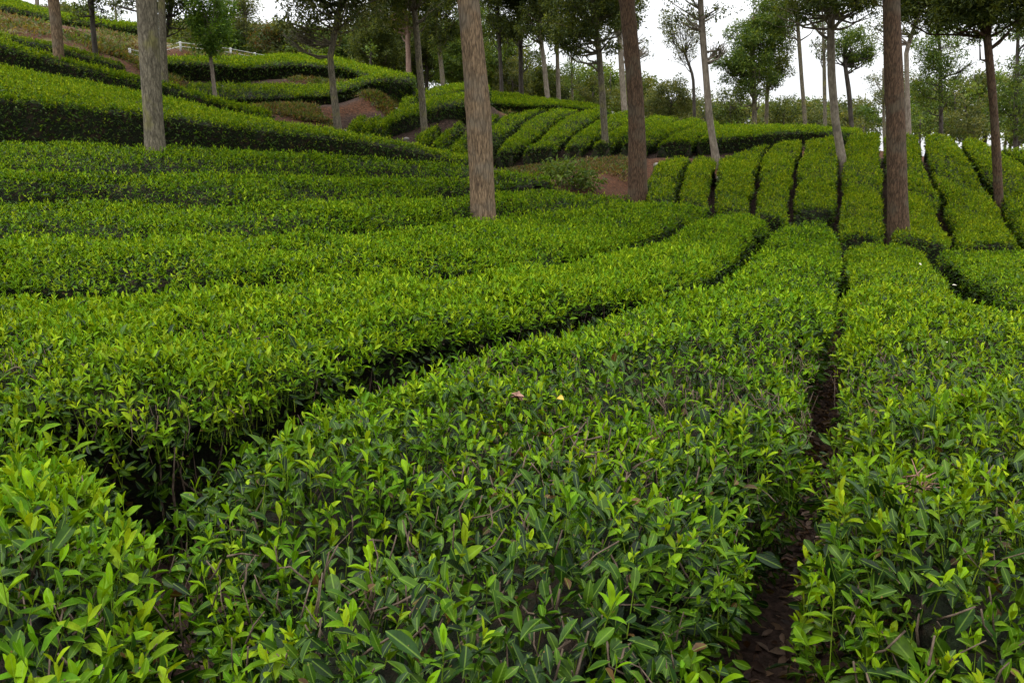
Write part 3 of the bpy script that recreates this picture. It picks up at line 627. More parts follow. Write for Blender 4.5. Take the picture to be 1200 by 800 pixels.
# ------------------------------------------------------------------ trees
OLIVE = np.array([[0.105, 0.125, 0.03], [0.075, 0.10, 0.028], [0.15, 0.16, 0.05], [0.05, 0.075, 0.022]])
DEEP = np.array([[0.052, 0.078, 0.018], [0.08, 0.112, 0.02], [0.036, 0.056, 0.016], [0.13, 0.16, 0.026]])
FRESH = np.array([[0.065, 0.12, 0.018], [0.10, 0.165, 0.02], [0.045, 0.085, 0.016], [0.15, 0.21, 0.03]])
RUST = np.array([[0.16, 0.08, 0.025], [0.10, 0.10, 0.03], [0.13, 0.06, 0.02], [0.07, 0.09, 0.025]])
def tree(name, label, base, path, wpx, crowns, bark, tint=DEEP, group='shade trees among the tea', taper=0.72, cat='tree', flare=1.4, leaf=0.085, per=200, limbs=True):
    """base (px,py,Y); path: photo points the trunk runs through; crowns: ellipses (cx,cy,rx,ry[,density]) of real depth at the tree's own distance"""
    bx, by, Y = base; foot = P(bx, by, Y)
    pts = [foot] + [P(q[0], q[1], Y) for q in path]
    gz_ = g1(foot[0], foot[1]); low = min(gz_, foot[2]) - 0.12
    lead = pts[1] - pts[0]; lead = lead / lead[2]
    bot = foot + lead * (low - foot[2]); pts = [bot] + pts
    pts = np.array(pts); s = np.concatenate([[0], np.cumsum(np.linalg.norm(np.diff(pts, axis=0), axis=1))])
    n = max(10, int(s[-1] / (0.05 if wpx > 14 else 0.22))); t = np.linspace(0, s[-1], n)
    tp = np.stack([np.interp(t, s, pts[:, k]) for k in range(3)], -1)
    r0 = wpx * Y / F / 2
    wob = np.stack([sn(tp + bx, 1.3, 61), sn(tp + bx, 1.3, 62)], -1); wob -= np.array([np.interp(foot[2], tp[:, 2], wob[:, k]) for k in (0, 1)]); tp[:, :2] += 0.28 * r0 * wob
    fr = t / s[-1]; rad = r0 * (1 - (1 - taper) * fr - 0.5 * np.clip(fr - 0.75, 0, 1)) * (1 + (flare - 1) * np.exp(-(tp[:, 2] - low - 0.1) / (2.2 * r0 + 0.08)))
    rad *= 1 + 0.05 * sn(tp * 1.0 + by, 4, 63)
    org = bot.copy()
    rt = root(name, label, cat, group, org)
    mb = MB(); kk = 44 if wpx > 14 else 10
    mb.tube(tp, rad, kk)
    v = mb.v[0]; nv = n * kk; q = v[:nv].reshape(n, kk, 3); c = tp[:, None]; o_ = q - c
    lob = np.exp(-(tp[:, 2] - low - .1) / (2.5 * r0 + .08))[:, None] * 0.16 * sn(np.stack([np.cos(np.linspace(0, 6.283, kk, False)), np.sin(np.linspace(0, 6.283, kk, False)), np.zeros(kk)], -1) * 1.0 + bx, 2.6, 64)[None]
    fur = sn((q + bx) * [1, 1, .13], 4.2 / r0, 65) * 0.022 + sn((q + by) * [1, 1, .3], 1.2 / r0, 66) * 0.03
    knot = np.zeros((n, kk))
    for _ in range(int(s[-1] * (1.1 if wpx > 14 else .5))):
        a0 = RNG.uniform(0, kk); z0 = RNG.uniform(low, tp[-1, 2]); da = np.abs((np.arange(kk) - a0 + kk / 2) % kk - kk / 2) * (6.283 / kk) * r0; dz_ = tp[:, 2] - z0
        e2 = (da[None] ** 2 + (dz_[:, None] * .7) ** 2) / (0.22 * r0 + .012) ** 2; knot += 0.16 * np.exp(-e2) - 0.14 * np.exp(-e2 * 6)
    v[:nv] = (c + o_ * (1 + lob + fur + knot)[..., None]).reshape(-1, 3)
    cr = MB(); sc = Y / F
    for c in crowns:
        cx, cy_, rx, ry = c[:4]; den = c[4] if len(c) > 4 else 1.0
        cen = P(cx, cy_, Y); RX, RZ = rx * sc, ry * sc; RY = min(max(RX, 0.5 * RZ), 1.6)
        ncl = int(np.clip(RX * RZ * 60 * (0.6 + 0.4 * den), 16, 130))
        dirs = rand_unit(ncl); rr = RNG.uniform(0.25, 1.0, ncl) ** 0.55
        cl = cen + dirs * (rr * RNG.uniform(0.72, 1.4, ncl))[:, None] * np.array([RX, RY, RZ])
        crad = RNG.uniform(0.10, 0.26, ncl) * (RX * RY * RZ) ** (1 / 3)
        # limbs to a share of the clumps
        if limbs:
            for q in cl[RNG.permutation(ncl)[:int(np.clip(ncl // 2, 3, 24))]]:
                zt = q[2] - RNG.uniform(0.25, 0.8) * (abs(q[2] - org[2]) * 0.12 + RZ * 0.5)
                k = int(np.argmin(np.abs(tp[:, 2] - zt))); k = min(k, n - 2)
                a_ = tp[k]; md = a_ + (q - a_) * 0.5 + np.array([0, 0, -0.10 * np.linalg.norm(q - a_)]) + RNG.normal(0, 0.05, 3)
                rl = min(rad[k] * 0.42, 0.05 * np.linalg.norm(q - a_) + 0.004)
                mb.tube([a_, a_ + (md - a_) * 0.5 + RNG.normal(0, .02, 3), md, q], [rl, rl * 0.8, rl * 0.6, rl * 0.2], 5)
                if den < 0.6:
                    for _ in range(5):
                        e = q + RNG.normal(0, 0.6, 3) * np.array([RX, RY, RZ]) * 0.45 + [0, 0, 0.1]; mb.tube([md, (md + e) / 2 + RNG.normal(0, .04, 3), e], [rl * .4, rl * .28, rl * .12], 4)
        for q, cr_ in zip(cl, crad):
            m = RNG.poisson(per * 2.6 * den * (cr_ / 0.28) ** 2 * RNG.uniform(0.6, 1.3))
            m = min(m, 1400)
            if m < 1: continue
            # sprays: leaves sit along short twigs inside the clump
            k = max(3, m // 9); tw = q + rand_unit(k) * (RNG.uniform(0.2, 1, (k, 1)) ** 0.5) * cr_ * np.array([1.15, 1.15, 0.8]); j = RNG.integers(0, k, m)
            p = tw[j] + RNG.normal(0, 0.065, (m, 3)) + RNG.normal(0, 0.02, (m, 3))
            out = unit(p - q)
            d = unit(out * 0.8 + rand_unit(m) * 0.9 + [0, 0, -0.1]); nr = unit(rand_unit(m) + [0, 0, 0.7])
            ln = leaf * RNG.uniform(0.65, 1.35, m); tn = tint[RNG.integers(0, 4, k)][j] * RNG.uniform(0.75, 1.25, (m, 1))
            leaves(cr, 2, p, d, nr, ln, ln * 0.36, tn, RNG.uniform(0, .6, m))
    mb.build('trunk', bark, rt, origin=org)
    if cr.n: cr.build('crown', M_CROWN, rt, True, origin=org)
    return rt
FG = 'large shade trees in front'
tree('shade_tree', 'tree with a thick grey lichen spotted trunk in the row below the terrace wall', (182, 178, 10), [(176, 90), (170, 0), (160, -200), (158, -480)], 25, [(158, -420, 180, 190)], M_BARK_GREY, group=FG, taper=.55, leaf=.16, per=90)
tree('shade_tree', 'tree with the thickest trunk, tan furrowed bark, rising at the photo centre', (566, 256, 9.5), [(558, 120), (549, 0), (540, -220), (530, -520)], 30, [(530, -460, 210, 200)], M_BARK_TAN, group=FG, taper=.55, leaf=.16, per=90)
tree('shade_tree', 'tree with a brown trunk whose flared foot stands at the red soil', (748, 230, 13.5), [(745, 120), (737, 0), (733, -150), (730, -340)], 21, [(730, -300, 140, 150)], M_BARK_BROWN, group=FG, taper=.55, flare=1.5, leaf=.16, per=90)
tree('shade_tree', 'tree with a dark reddish brown trunk standing between the tea strips on the right', (1053, 273, 12.4), [(1051, 130), (1045, 0), (1042, -170), (1040, -380)], 23, [(1040, -330, 150, 160)], M_BARK_BROWN, group=FG, taper=.6, leaf=.16, per=90)
tree('shade_tree', 'tree with a thin leaning trunk near the right edge under a dark spreading crown', (1169, 207, 16.2), [(1164, 130), (1157, 50), (1153, 0), (1150, -80)], 10, [(1125, -20, 70, 48, 1.3), (1185, 0, 40, 50, 1.3), (1150, -70, 90, 55)], M_BARK_BROWN, taper=.7)
tree('shade_tree', 'tree with a pale trunk standing between tea strips left of the dark brown trunk', (986, 184, 18.5), [(979, 140), (975, 90), (974, 40), (976, 0), (976, -60)], 10, [(985, -18, 55, 30, 1.2), (935, 2, 32, 18, .9), (975, -70, 70, 45), (1010, 8, 24, 14, .7)], M_BARK_PALE, taper=.75)
tree('shade_tree', 'sparse tree with a thin pale knobbed trunk against the open sky', (838, 181, 19.5), [(832, 140), (827, 80), (823, 30), (821, 4), (822, -40)], 8, [(820, -35, 45, 32, .7), (838, 15, 22, 10, .6), (800, 12, 18, 11, .6), (843, 62, 12, 7, .3)], M_BARK_PALE, tint=DEEP, taper=.8)
tree('shade_tree', 'tree with a thin trunk rising from the knoll front under a dark crown', (709, 163, 20.6), [(706, 110), (701, 55), (695, 20), (690, -50)], 8, [(690, 22, 48, 34, 1.1), (665, 40, 28, 24, 1), (700, -35, 60, 40)], M_BARK_GREY)
tree('shade_tree', 'tree with a thin trunk standing at the foot of the curved hedge', (498, 162, 18), [(494, 100), (488, 30), (484, 0), (480, -60)], 8, [(483, 0, 36, 32, 1.1), (480, -60, 60, 45)], M_BARK_GREY)
t = tree('shade_tree', 'forked tree with a low crooked fork and feathery olive crown by the red soil', (396, 151, 16.5), [(391, 100), (388, 68), (393, 40), (399, 10), (402, -40)], 9, [(350, 15, 40, 28, .75), (385, 8, 42, 30, .8), (432, 10, 34, 28, .8), (340, 42, 12, 8, .4), (385, -50, 80, 40)], M_BARK_GREY, tint=OLIVE, taper=.6)
tree('shade_tree', 'young tree with slim pale stem and compact round crown before the fence', (252, 113, 19), [(248, 80), (246, 66), (246, 20)], 5, [(247, 38, 22, 26, 3), (246, 8, 26, 26, 3)], M_BARK_PALE, tint=FRESH * np.array([1.0, 1.2, .9]), taper=.6, leaf=.075)
tree('shade_tree', 'tree with a stout tan trunk standing in the clipped hedge at upper left', (69, 68, 15.9), [(65, 30), (61, 0), (57, -90), (56, -200)], 12, [(56, -180, 80, 80)], M_BARK_TAN, per=80, leaf=.15)
tree('shade_tree', 'tree with a dark slender trunk and low dark crown before the brown bank', (113, 77, 17.6), [(110, 40), (107, 0), (105, -70)], 6, [(100, 10, 17, 18, 1.3), (108, -45, 45, 36)], M_BARK_DARK)
tree('shade_tree', 'tree with a slim grey trunk close beside the lichen spotted trunk', (193, 98, 16.3), [(191, 50), (189, 0), (188, -90), (187, -190)], 8, [(187, -170, 70, 75)], M_BARK_GREY, per=80, leaf=.15)
tree('shade_tree', 'dark many branched tree standing behind the slim grey trunk at upper left', (190, 92, 19.5), [(189, 50), (198, 30), (201, 0), (200, -60)], 6, [(148, 0, 26, 9, 1.2), (212, 18, 24, 26, 1.3), (195, -45, 60, 38)], M_BARK_DARK)
BG = 'background trees beyond the tea'
for lab, b, pth, w, cr, bk, ti in [
    ('background tree with a short pinkish trunk at the end of the wavy hedge', (479, 88, 28), [(477, 42), (474, 0), (473, -40)], 6, [(470, 14, 26, 26, 1.1), (468, -35, 45, 36)], M_BARK_PINK, DEEP),
    ('background tree with a grey trunk between the thin trunk and the tan trunk', (519, 96, 27), [(514, 46), (510, 0), (508, -40)], 5.5, [(514, 18, 28, 30, 1.2), (508, -35, 45, 34)], M_BARK_GREY, DEEP),
    ('background tree with a dark trunk immediately right of the tan centre trunk', (588, 112, 30), [(586, 45), (584, 0)], 5, [(588, 15, 24, 30, 1.2), (586, -35, 40, 32)], M_BARK_DARK, DEEP),
    ('background tree with a dark trunk, second right of the tan centre trunk', (611, 114, 31), [(609, 50), (606, 0)], 6, [(612, 18, 24, 34, 1.2), (606, -35, 40, 32)], M_BARK_DARK, DEEP),
    ('light grey background tree, left one of a close pair on the knoll top', (642, 118, 29), [(637, 70), (633, 44), (632, 0)], 6, [(634, 18, 26, 28, 1.1), (632, -35, 40, 32)], M_BARK_PALE, DEEP),
    ('light grey background tree, right one of a close pair on the knoll top', (655, 119, 30), [(653, 60), (652, 0)], 5, [(658, 18, 24, 32, 1.2), (652, -35, 40, 32)], M_BARK_PALE, FRESH),
    ('thin background tree with a wispy low crown behind the knoll', (671, 122, 34), [(670, 70), (668, 40)], 3, [(670, 78, 13, 24, .7)], M_BARK_GREY, FRESH),
    ('background tree with a pale leaning trunk just left of the brown trunk', (732, 130, 27), [(727, 60), (724, 25), (722, -20)], 7, [(716, 10, 28, 24, 1), (755, 60, 8, 14, .5), (722, -35, 45, 32)], M_BARK_PALE, DEEP),
    ('thin background tree with a bare twiggy crown against the sky', (814, 142, 30), [(812, 90), (808, 78), (800, 55)], 4, [(795, 42, 26, 26, .5), (812, 32, 14, 16, .7)], M_BARK_DARK, OLIVE),
    ('large leafy background tree on the ridge line right of the open sky', (884, 148, 27), [(884, 110), (882, 60), (884, 20)], 6, [(880, 70, 30, 38, 1.3), (896, 38, 26, 34, 1.3), (864, 90, 16, 16, .9)], M_BARK_GREY, FRESH),
    ('background tree with a short trunk beside the large leafy ridge tree', (898, 148, 28.5), [(899, 110), (904, 60), (906, 20)], 5, [(908, 55, 20, 40, 1.1), (905, 5, 26, 22, 1)], M_BARK_GREY, DEEP),
    ('background tree with a bare slim trunk and high crown left of the pale trunk', (944, 151, 26), [(940, 100), (936, 42), (932, 0)], 5, [(925, 18, 24, 20, 1.1), (930, -20, 30, 22)], M_BARK_GREY, FRESH),
    ('slim background tree with a bare stem close left of the pale trunk', (967, 156, 24), [(966, 110), (965, 60), (964, 30)], 4.5, [(962, 55, 12, 12, .5), (962, 20, 16, 14, .8)], M_BARK_GREY, DEEP),
    ('background tree with a round crown between the pale and the dark brown trunk', (998, 152, 27), [(995, 110), (991, 80), (990, 50)], 6, [(1000, 54, 26, 22, 1.4), (975, 60, 18, 14, 1), (1018, 66, 10, 8, .7)], M_BARK_DARK, FRESH),
    ('background tree with a pale trunk showing just right of the dark brown trunk', (1065, 157, 23), [(1063, 100), (1062, 60), (1072, 30), (1085, 0)], 6, [(1075, 15, 32, 20, 1.1), (1028, 25, 14, 18, .7), (1080, -30, 50, 32)], M_BARK_PALE, DEEP),
    ('bushy background tree with foliage low down its stem, right of the dark brown trunk', (1103, 160, 27), [(1102, 110), (1100, 60), (1098, 40)], 5, [(1100, 55, 30, 24, .9), (1095, 100, 26, 28, .9), (1122, 80, 14, 10, .5)], M_BARK_DARK, FRESH),
    ('dense background tree rising at the right edge behind the thin leaning trunk', (1190, 168, 25), [(1190, 120), (1192, 60), (1194, 20)], 5, [(1188, 120, 24, 36, 1), (1196, 78, 24, 24, 1), (1205, 30, 24, 26, 1)], M_BARK_DARK, FRESH),
    ('pale olive background tree half hidden behind the dark brown trunk', (1036, 150, 34), [(1035, 110), (1034, 80)], 4, [(1034, 102, 18, 22, .6), (1045, 85, 12, 14, .5)], M_BARK_GREY, OLIVE),
    ('large dark background tree behind the forked tree', (447, 92, 33), [(446, 50), (445, 0)], 6, [(440, 40, 30, 28, 1.4), (450, 62, 24, 20, 1.2)], M_BARK_DARK, DEEP),
    ('large dark background tree behind the pinkish trunk', (500, 98, 35), [(500, 50), (500, 0)], 5, [(502, 55, 28, 30, 1.1), (470, 45, 22, 26, .9)], M_BARK_DARK, DEEP),
    ('dark background tree directly behind the tan centre trunk', (545, 104, 34), [(545, 60), (545, 20)], 5, [(540, 62, 26, 36, 1.3), (560, 95, 16, 16, 1.2), (565, 25, 20, 24, 1)], M_BARK_DARK, FRESH),
    ('tall background tree standing between the fence and the forked tree', (290, 70, 30), [(288, 40), (286, 0)], 5, [(285, 25, 18, 26, 1.2), (275, 2, 22, 22, 1), (268, 50, 12, 16, .9)], M_BARK_GREY, OLIVE),
    ('background tree with rust tinged leaves left of the forked tree', (318, 70, 29), [(318, 50), (316, 35)], 4, [(312, 48, 17, 17, 1.1), (330, 52, 16, 16, 1)], M_BARK_GREY, RUST),
    ('background tree on the slope behind the brown bank, pale at upper left', (44, 14, 31), [(43, 0), (42, -30)], 5, [(40, -30, 30, 20, .8), (80, 10, 10, 8, .6)], M_BARK_PALE, OLIVE),
    ('small background tree on top of the brown bank', (137, 34, 27), [(136, 22), (135, 8)], 3, [(134, 22, 12, 10, .8)], M_BARK_GREY, FRESH)]:
    tree('background_tree', lab, b, pth, w, cr, bk, tint=ti, group=BG, leaf=.085)
SH = 'shrubs and low trees on the skyline'
for lab, b, cr, ti in [
    ('rounded olive shrub left of the thin twiggy tree', (786, 142, 32), [(786, 118, 26, 22, 1.1)], OLIVE),
    ('low olive shrub tucked right of the brown trunk', (762, 138, 34), [(762, 124, 18, 15, 1.1)], OLIVE),
    ('pale shrub right of the twiggy tree', (826, 146, 34), [(824, 130, 18, 16, .9)], OLIVE),
    ('dense dark shrub left of the large leafy ridge tree', (855, 148, 30), [(856, 124, 20, 22, 1.2)], DEEP),
    ('dark shrub behind the slim bare stemmed trees', (918, 150, 31), [(918, 130, 20, 18, 1.2)], DEEP),
    ('low hazy olive shrub behind the pale trunk', (960, 154, 33), [(958, 140, 24, 14, 1)], OLIVE),
    ('small sparse shrub on the ridge left of the dark brown trunk', (1012, 156, 30), [(1010, 148, 16, 8, .7)], OLIVE),
    ('green shrub right behind the dark brown trunk', (1078, 160, 31), [(1080, 140, 18, 18, 1.1)], FRESH),
    ('pale green shrub between the bushy tree and the thin leaning trunk', (1142, 166, 29), [(1140, 140, 24, 24, 1)], OLIVE),
    ('olive shrub below the dark trunks on the knoll top', (600, 116, 34), [(600, 92, 24, 20, 1.1)], OLIVE),
    ('dark shrub behind the close pair of trunks', (642, 120, 36), [(640, 98, 26, 20, 1.2)], DEEP),
    ('olive shrub at the knoll rim left of the brown trunk', (694, 128, 33), [(694, 108, 22, 17, 1.1)], OLIVE),
    ('bright green shrub behind the wavy hedge, left of the forked tree', (362, 72, 26), [(362, 59, 17, 10, 1.5)], FRESH),
    ('grey green shrub over the fence behind the young round crowned tree', (222, 68, 27), [(218, 42, 18, 22, 1.2)], OLIVE),
    ('yellowish shrub beside the fence end', (215, 68, 24), [(212, 60, 16, 9, 1.3)], OLIVE),
    ('dark shrub on the brown bank right of the stout tan trunk', (100, 46, 20.5), [(98, 45, 9, 6, 1.4)], FRESH),
    ('small bright shrub in the middle of the brown bank', (40, 36, 21), [(40, 32, 8, 5, 1.4)], FRESH),
    ('rounded dark green bush standing on the red soil patch by the brown trunk', (672, 214, 15.6), [(662, 202, 24, 13, 2.2), (692, 208, 18, 9, 2.2)], FRESH),
    ('thin topiary shrub behind the wavy hedge', (434, 78, 26), [(434, 61, 5, 8, 1.6)], FRESH)]:
    tree('shrub', lab, b, [(b[0], b[1] - 6), (b[0] + 1, cr[0][1])], 2.5, cr, M_BARK_DARK, tint=ti, group=SH, cat='shrub', leaf=.10, per=170)

# far woods behind everything: one mass nobody could count
mb = MB(); wd_ = MB()
def wood_mass(x0, x1, ytop, ybase, Ya, Yb, n, tints, leaf=.16):
    for _ in range(n):
        Y = RNG.uniform(Ya, Yb); px = RNG.uniform(x0, x1); f = np.interp(px, [x0, x1], [0, 1]); yt = ytop[0] + (ytop[1] - ytop[0]) * f + RNG.normal(0, 7); yb = ybase[0] + (ybase[1] - ybase[0]) * f
        a = P(px, yb, Y); b = P(px, yt, Y); hgt = b[2] - a[2]; rx = RNG.uniform(.5, .95)
        wd_.tube([[a[0], Y, a[2] - 1.5], [a[0] + RNG.normal(0, .08), Y, a[2] + hgt * .4], [b[0], Y, b[2] - .2]], [.07, .05, .015], 6)
        tt = tints[RNG.integers(0, len(tints))]
        k = 26; c = np.array([a[0], Y, 0]) + RNG.normal(0, 1, (k, 3)) * [rx * .55, rx * .55, 0]; c[:, 2] = a[2] + hgt * RNG.uniform(0.05, .97, k)
        j = RNG.integers(0, k, 1500); off = rand_unit(1500) * RNG.uniform(.2, 1, (1500, 1)) * RNG.uniform(.2, .45, k)[j][:, None]
        p = c[j] + off; ln = leaf * RNG.uniform(.6, 1.3, 1500); tn = tt[RNG.integers(0, 4, k)][j] * RNG.uniform(.75, 1.25, (1500, 1))
        leaves(mb, 2, p, unit(off + rand_unit(1500) * .4), unit(rand_unit(1500) + [0, 0, .7]), ln, ln * .4, tn, RNG.uniform(0, .6, 1500))
wood_mass(195, 345, (28, 40), (72, 74), 29, 36, 22, [OLIVE, FRESH, OLIVE])
wood_mass(330, 480, (45, 30), (72, 92), 36, 44, 20, [DEEP, FRESH])
wood_mass(425, 600, (20, 35), (94, 112), 36, 44, 34, [DEEP, DEEP, FRESH])
wood_mass(560, 750, (70, 92), (116, 134), 36, 44, 30, [OLIVE, FRESH, DEEP])
wood_mass(740, 1020, (118, 128), (146, 156), 38, 46, 36, [OLIVE, FRESH, OLIVE])
wood_mass(1050, 1260, (100, 85), (160, 172), 34, 44, 38, [OLIVE, FRESH])
wood_mass(-200, 130, (-10, 18), (0, 34), 36, 44, 12, [OLIVE, FRESH])
wr = root('woods', 'woodland of mixed green trees filling in behind the separate trunks', 'woodland'); wr['kind'] = 'stuff'; del wr['category']
tag(mb.build('crowns', M_CROWN, wr, True), kind='stuff'); tag(wd_.build('trunks', M_BARK_DARK, wr), kind='stuff')

# ------------------------------------------------------------------ fence, stones and small things
def box(mb, c, sx, sy, sz, t=None):
    v = np.array([[x, y, z] for x in (-.5, .5) for y in (-.5, .5) for z in (-.5, .5)]) * [sx, sy, sz] + c
    mb.add(v, [np.array([[0, 1, 3, 2], [4, 6, 7, 5], [0, 4, 5, 1], [2, 3, 7, 6], [0, 2, 6, 4], [1, 5, 7, 3]])])
fp = [P(154, 80, 20.6), P(170, 78, 21.4), P(213, 73, 23), P(243, 69, 23.6), P(271, 68, 24), P(299, 69, 24.3), P(322, 70, 24.6)]
fr = root('rail_fence', 'white rail fence with posts above the wavy hedge at upper left', 'fence', None, fp[0])
tops = []
for q in fp:
    g = g1(q[0], q[1]); mb = MB(); z1 = max(q[2] + 0.10, g + 0.24); box(mb, np.array([q[0], q[1], (g - .1 + z1) / 2]), .045, .045, z1 - g + .1); mb.build('post', M_PAINT, fr, smooth=False, origin=fp[0]); tops.append(np.array([q[0], q[1], z1]))
for dz in (-.03, -.13):
    mb = MB(); mb.tube([q + [0, -.03, dz] for q in tops], [.009] * len(tops), 8); mb.build('rail', M_PAINT, fr, origin=fp[0])
def stone(label, px, py, Y, s, m=M_ROCK, group='pale stones on the red soil'):
    q = P(px, py, Y); c = np.array([q[0], q[1], g1(q[0], q[1]) + s * 0.25])
    th, ph = np.meshgrid(np.linspace(0, 2 * np.pi, 10, endpoint=False), np.linspace(0.25, np.pi - .25, 6)); d = np.stack([np.cos(th) * np.sin(ph), np.sin(th) * np.sin(ph), np.cos(ph)], -1).reshape(-1, 3)
    d = np.vstack([d, [[0, 0, 1], [0, 0, -1]]]); v = d * s * .75 * np.array([1.2, .9, .7]) * (1 + 0.28 * sn(d + px, 2.2, 71))[:, None]
    i = (np.arange(5)[:, None] * 10 + np.arange(10)[None]); j = (np.arange(5)[:, None] * 10 + (np.arange(10)[None] + 1) % 10)
    Q = np.stack([i, i + 10, j + 10, j], -1).reshape(-1, 4); k = np.arange(10)
    mb = MB(); mb.add(v, [Q, np.stack([np.full(10, 60), k, (k + 1) % 10], -1), np.stack([np.full(10, 61), 50 + (k + 1) % 10, 50 + k], -1)])
    o = mb.build('stone', m, smooth=False); o.location = c; tag(o, label, 'stone', group)
for a in [('white stone beside the square tea bush patch, lowest of the heap', 462, 112, 20, .12), ('white stone at the top of the heap beside the square tea bush patch', 468, 107, 20.4, .11), ('white stone at the left of the heap beside the square tea bush patch', 447, 110, 20.2, .10),
          ('white stone at the right of the heap beside the square tea bush patch', 474, 108, 20.6, .10), ('lone pale stone below the curved hedge', 441, 128, 18.7, .07), ('pale stone at the foot of the forked tree', 378, 132, 18.2, .07), ('small pale stone right of the forked tree', 405, 131, 18.4, .07),
          ('pale stone on the red soil right of the round dark bush', 716, 192, 18.6, .10), ('pale stone at the knoll foot behind the brown trunk', 770, 186, 19.2, .10), ('pale stone at the upper end of the narrow strip by the brown trunk', 806, 184, 19, .12),
          ('pale stone left of the round dark bush', 636, 200, 17.6, .09), ('pale stone by the foot of the thin pale knobbed trunk', 845, 181, 18.9, .10), ('small stone on bare soil under the tan trunk hedge', 476, 156, 17.8, .07)]: stone(*a)

def surf(px, py, up=0.03): q = P(px, py, depth(px, py)); return q + [0, 0, up]
def loose_leaf(name, label, cat, px, py, m, ln, parts=1, up=0.06, spread=.02, group=None):
    mb = MB(); q = surf(px, py, up); p = np.tile(q, (parts, 1)) + RNG.normal(0, spread, (parts, 3)) * [1, 1, .25]; d = unit(rand_unit(parts) * [1, 1, .25])
    leaves(mb, 0, p - d * ln / 2, d, unit(rand_unit(parts) * .35 + [0, -.25, 1]), np.full(parts, ln) * RNG.uniform(.8, 1.2, parts), np.full(parts, ln * .45), np.ones((parts, 3)), RNG.uniform(.3, 1.0, parts), .3)
    o = mb.build(name, m, origin=q); o.location = q; tag(o, label, cat, group)
loose_leaf('dry_leaf', 'curled brown dry leaf cluster lying on the broad centre hedge', 'dry leaf', 608, 491, M_DRY, .06, 5, .085, .012)
loose_leaf('yellow_leaf', 'single yellow leaf lying beside the brown leaf cluster on the centre hedge', 'leaf', 655, 492, M_YELLOW, .05, 1, .09)
for lab, x, y in [('white petal scrap on the right hedge farthest from the path mouth', 1074, 316), ('white petal scrap on the right hedge near the dark notch', 1115, 343), ('white petal scrap on the right hedge closest to the camera', 1105, 415)]:
    loose_leaf('petal', lab, 'petal', x, y, M_PETAL, .042, 1, .065, group='white petals on the right hedge')
def twig_tuft(label, px, py):
    q = surf(px, py, 0.085); mb = MB()
    for _ in range(16):
        d = unit(np.array([0.8, 0.2, 0.45]) + RNG.normal(0, .3, 3)); l = RNG.uniform(.06, .14); s = RNG.normal(0, .012, 3); mb.tube([q + s - d * l * .5, q + s + RNG.normal(0, .006, 3), q + s + d * l * .5], [.0022, .002, .001], 5)
    o = mb.build('dry_twigs', M_DRY, origin=q); o.location = q; tag(o, label, 'twigs')
twig_tuft('tuft of dry brown twigs caught on the hedge right of the path', 1065, 605)

# leaf litter in the paths and weeds on the bank: nobody could count them
mb = MB()
pa = line(A_); s = np.concatenate([[0], np.cumsum(np.linalg.norm(np.diff(pa, axis=0), axis=1))])
m = 2600; t = RNG.uniform(0, 1, m) ** 0.8 * 7.5; t = s[-1] - t
p = np.stack([np.interp(t, s, pa[:, k]) for k in range(3)], -1) + np.append(RNG.normal(0, .13, (m, 2)), np.zeros((m, 1)), 1)
kl_ = line([(60, 520), (165, 580), (180, 660), (200, 715), (240, 775), (300, 940)]); e = 1500; tt_ = RNG.uniform(0, 5, e); p2 = np.stack([np.interp(tt_, np.arange(6), kl_[:, k]) for k in range(3)], -1) + np.append(RNG.normal(0, .13, (e, 2)), np.zeros((e, 1)), 1); p = np.vstack([p, p2]); m = len(p)
p[:, 2] = ground(p) + 0.03 + RNG.uniform(0, .03, m)
ln = RNG.uniform(.03, .075, m)
lt = np.array([[.10, .055, .035], [.16, .10, .06], [.06, .035, .025], [.20, .13, .09]])[RNG.integers(0, 4, m)] * RNG.uniform(.6, 1.2, (m, 1))
leaves(mb, 1, p, rand_unit(m) * [1, 1, .25], unit(rand_unit(m) * .6 + [0, 0, 1]), ln, ln * .42, lt, RNG.uniform(-.3, .8, m))
o = mb.build('leaf_litter', M_CROWN, attrs=True); tag(o, 'brown fallen leaves littering the soil path', None, None, 'stuff')
mb = MB()
def weeds(n, pxr, corners, tints, ln0):
    c = np.array([P(*q) for q in corners]); u = RNG.uniform(size=(n, 2))
    p = (c[0] * (1 - u[:, :1]) + c[1] * u[:, :1]) * (1 - u[:, 1:]) + (c[2] * (1 - u[:, :1]) + c[3] * u[:, :1]) * u[:, 1:]
    keep = sn(p * [1, 1, 0], 2.2, 81) > -0.15; p = p[keep]; n = len(p)
    k = 14; p = np.repeat(p, k, 0) + np.append(RNG.normal(0, .10, (n * k, 2)), np.zeros((n * k, 1)), 1); m = len(p)
    p[:, 2] = ground(p) + RNG.uniform(-.01, .08, m)
    ln = ln0 * RNG.uniform(.6, 1.4, m); tn = np.repeat(tints[RNG.integers(0, len(tints), n)], k, 0) * RNG.uniform(.7, 1.3, (m, 1))
    leaves(mb, 2, p, unit(rand_unit(m) * [1, 1, .6] + [0, 0, .7]), rand_unit(m), ln, ln * .28, tn, RNG.uniform(0, .6, m))
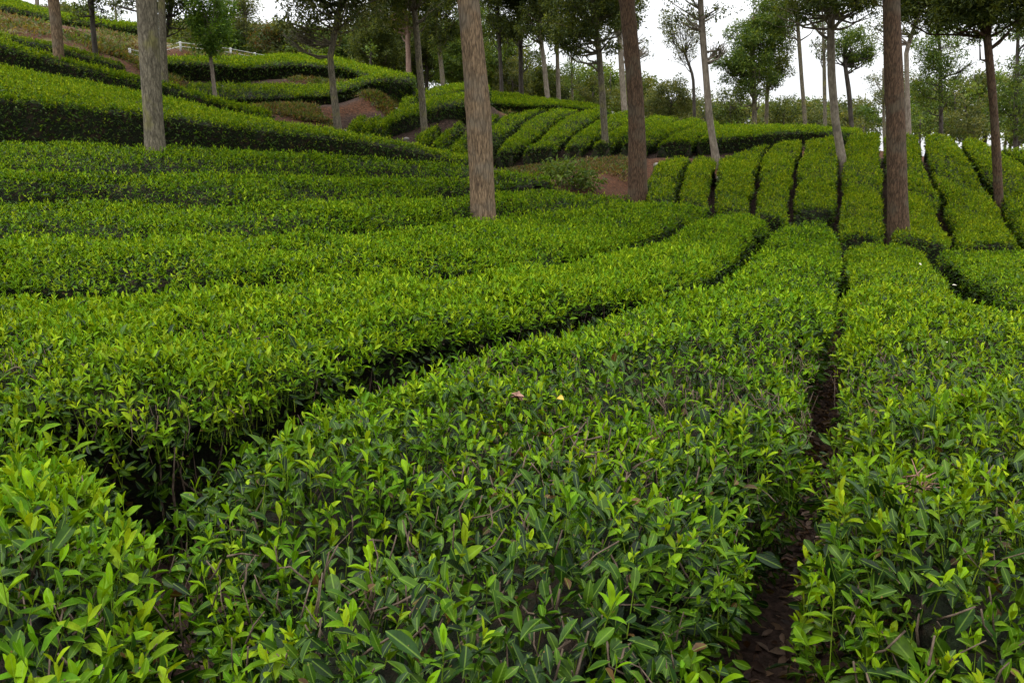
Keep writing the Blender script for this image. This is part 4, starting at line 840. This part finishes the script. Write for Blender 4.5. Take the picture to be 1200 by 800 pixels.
WE = np.array([[.12, .12, .03], [.07, .10, .02], [.16, .13, .05], [.05, .095, .018], [.12, .075, .035], [.09, .13, .02]])
weeds(560, 0, [(-120, 40, 18.5), (160, 78, 19.5), (-120, 0, 24), (160, 36, 25)], WE, .11)
weeds(260, 0, [(165, 80, 20.5), (330, 74, 24.5), (165, 60, 24), (330, 66, 26)], WE, .11)
weeds(650, 0, [(385, 130, 18.6), (470, 120, 19.4), (430, 104, 20.4), (470, 100, 20.6)], WE, .09)
weeds(700, 0, [(290, 138, 18), (400, 142, 17.6), (290, 124, 19), (400, 126, 19)], WE, .09)
weeds(700, 0, [(600, 206, 17), (740, 212, 16.4), (600, 190, 19.6), (740, 186, 20)], WE, .08)
weeds(200, 0, [(270, 97, 21), (420, 98, 21), (270, 90, 21.4), (420, 86, 21.6)], WE, .08)
weeds(120, 0, [(470, 160, 17.5), (545, 146, 19.2), (470, 146, 18.4), (545, 134, 20)], WE, .07)
weeds(800, 0, [(110, 82, 18.2), (210, 100, 18.6), (110, 60, 20.5), (215, 66, 22.5)], WE, .10)
LI = np.array([[.10, .05, .025], [.05, .025, .014], [.16, .09, .05], [.20, .13, .08], [.07, .05, .02]])
for q in ([(430, 132, 18.5), (475, 122, 19.2), (430, 102, 20.4), (475, 100, 20.6)], [(290, 140, 18), (420, 144, 17.4), (290, 120, 19.2), (420, 122, 19.3)], [(600, 210, 16.8), (750, 214, 16.2), (600, 190, 19.6), (750, 184, 20)], [(110, 84, 18), (215, 102, 18.6), (110, 58, 20.8), (220, 64, 23)], [(-120, 40, 18.5), (160, 78, 19.5), (-120, 0, 24), (160, 36, 25)]): weeds(260, 0, q, LI, .075)
weeds(900, 0, [(-200, 5, 27), (300, 66, 26), (-200, -40, 36), (300, 60, 36)], WE, .14)
weeds(700, 0, [(430, 90, 26), (720, 132, 27), (430, 84, 36), (720, 126, 36)], WE, .14)
weeds(700, 0, [(740, 140, 27), (1250, 178, 22), (740, 136, 36), (1250, 170, 34)], WE, .14)
o = mb.build('undergrowth', M_CROWN, attrs=True); tag(o, 'weeds and dry grass on the banks', None, None, 'stuff')
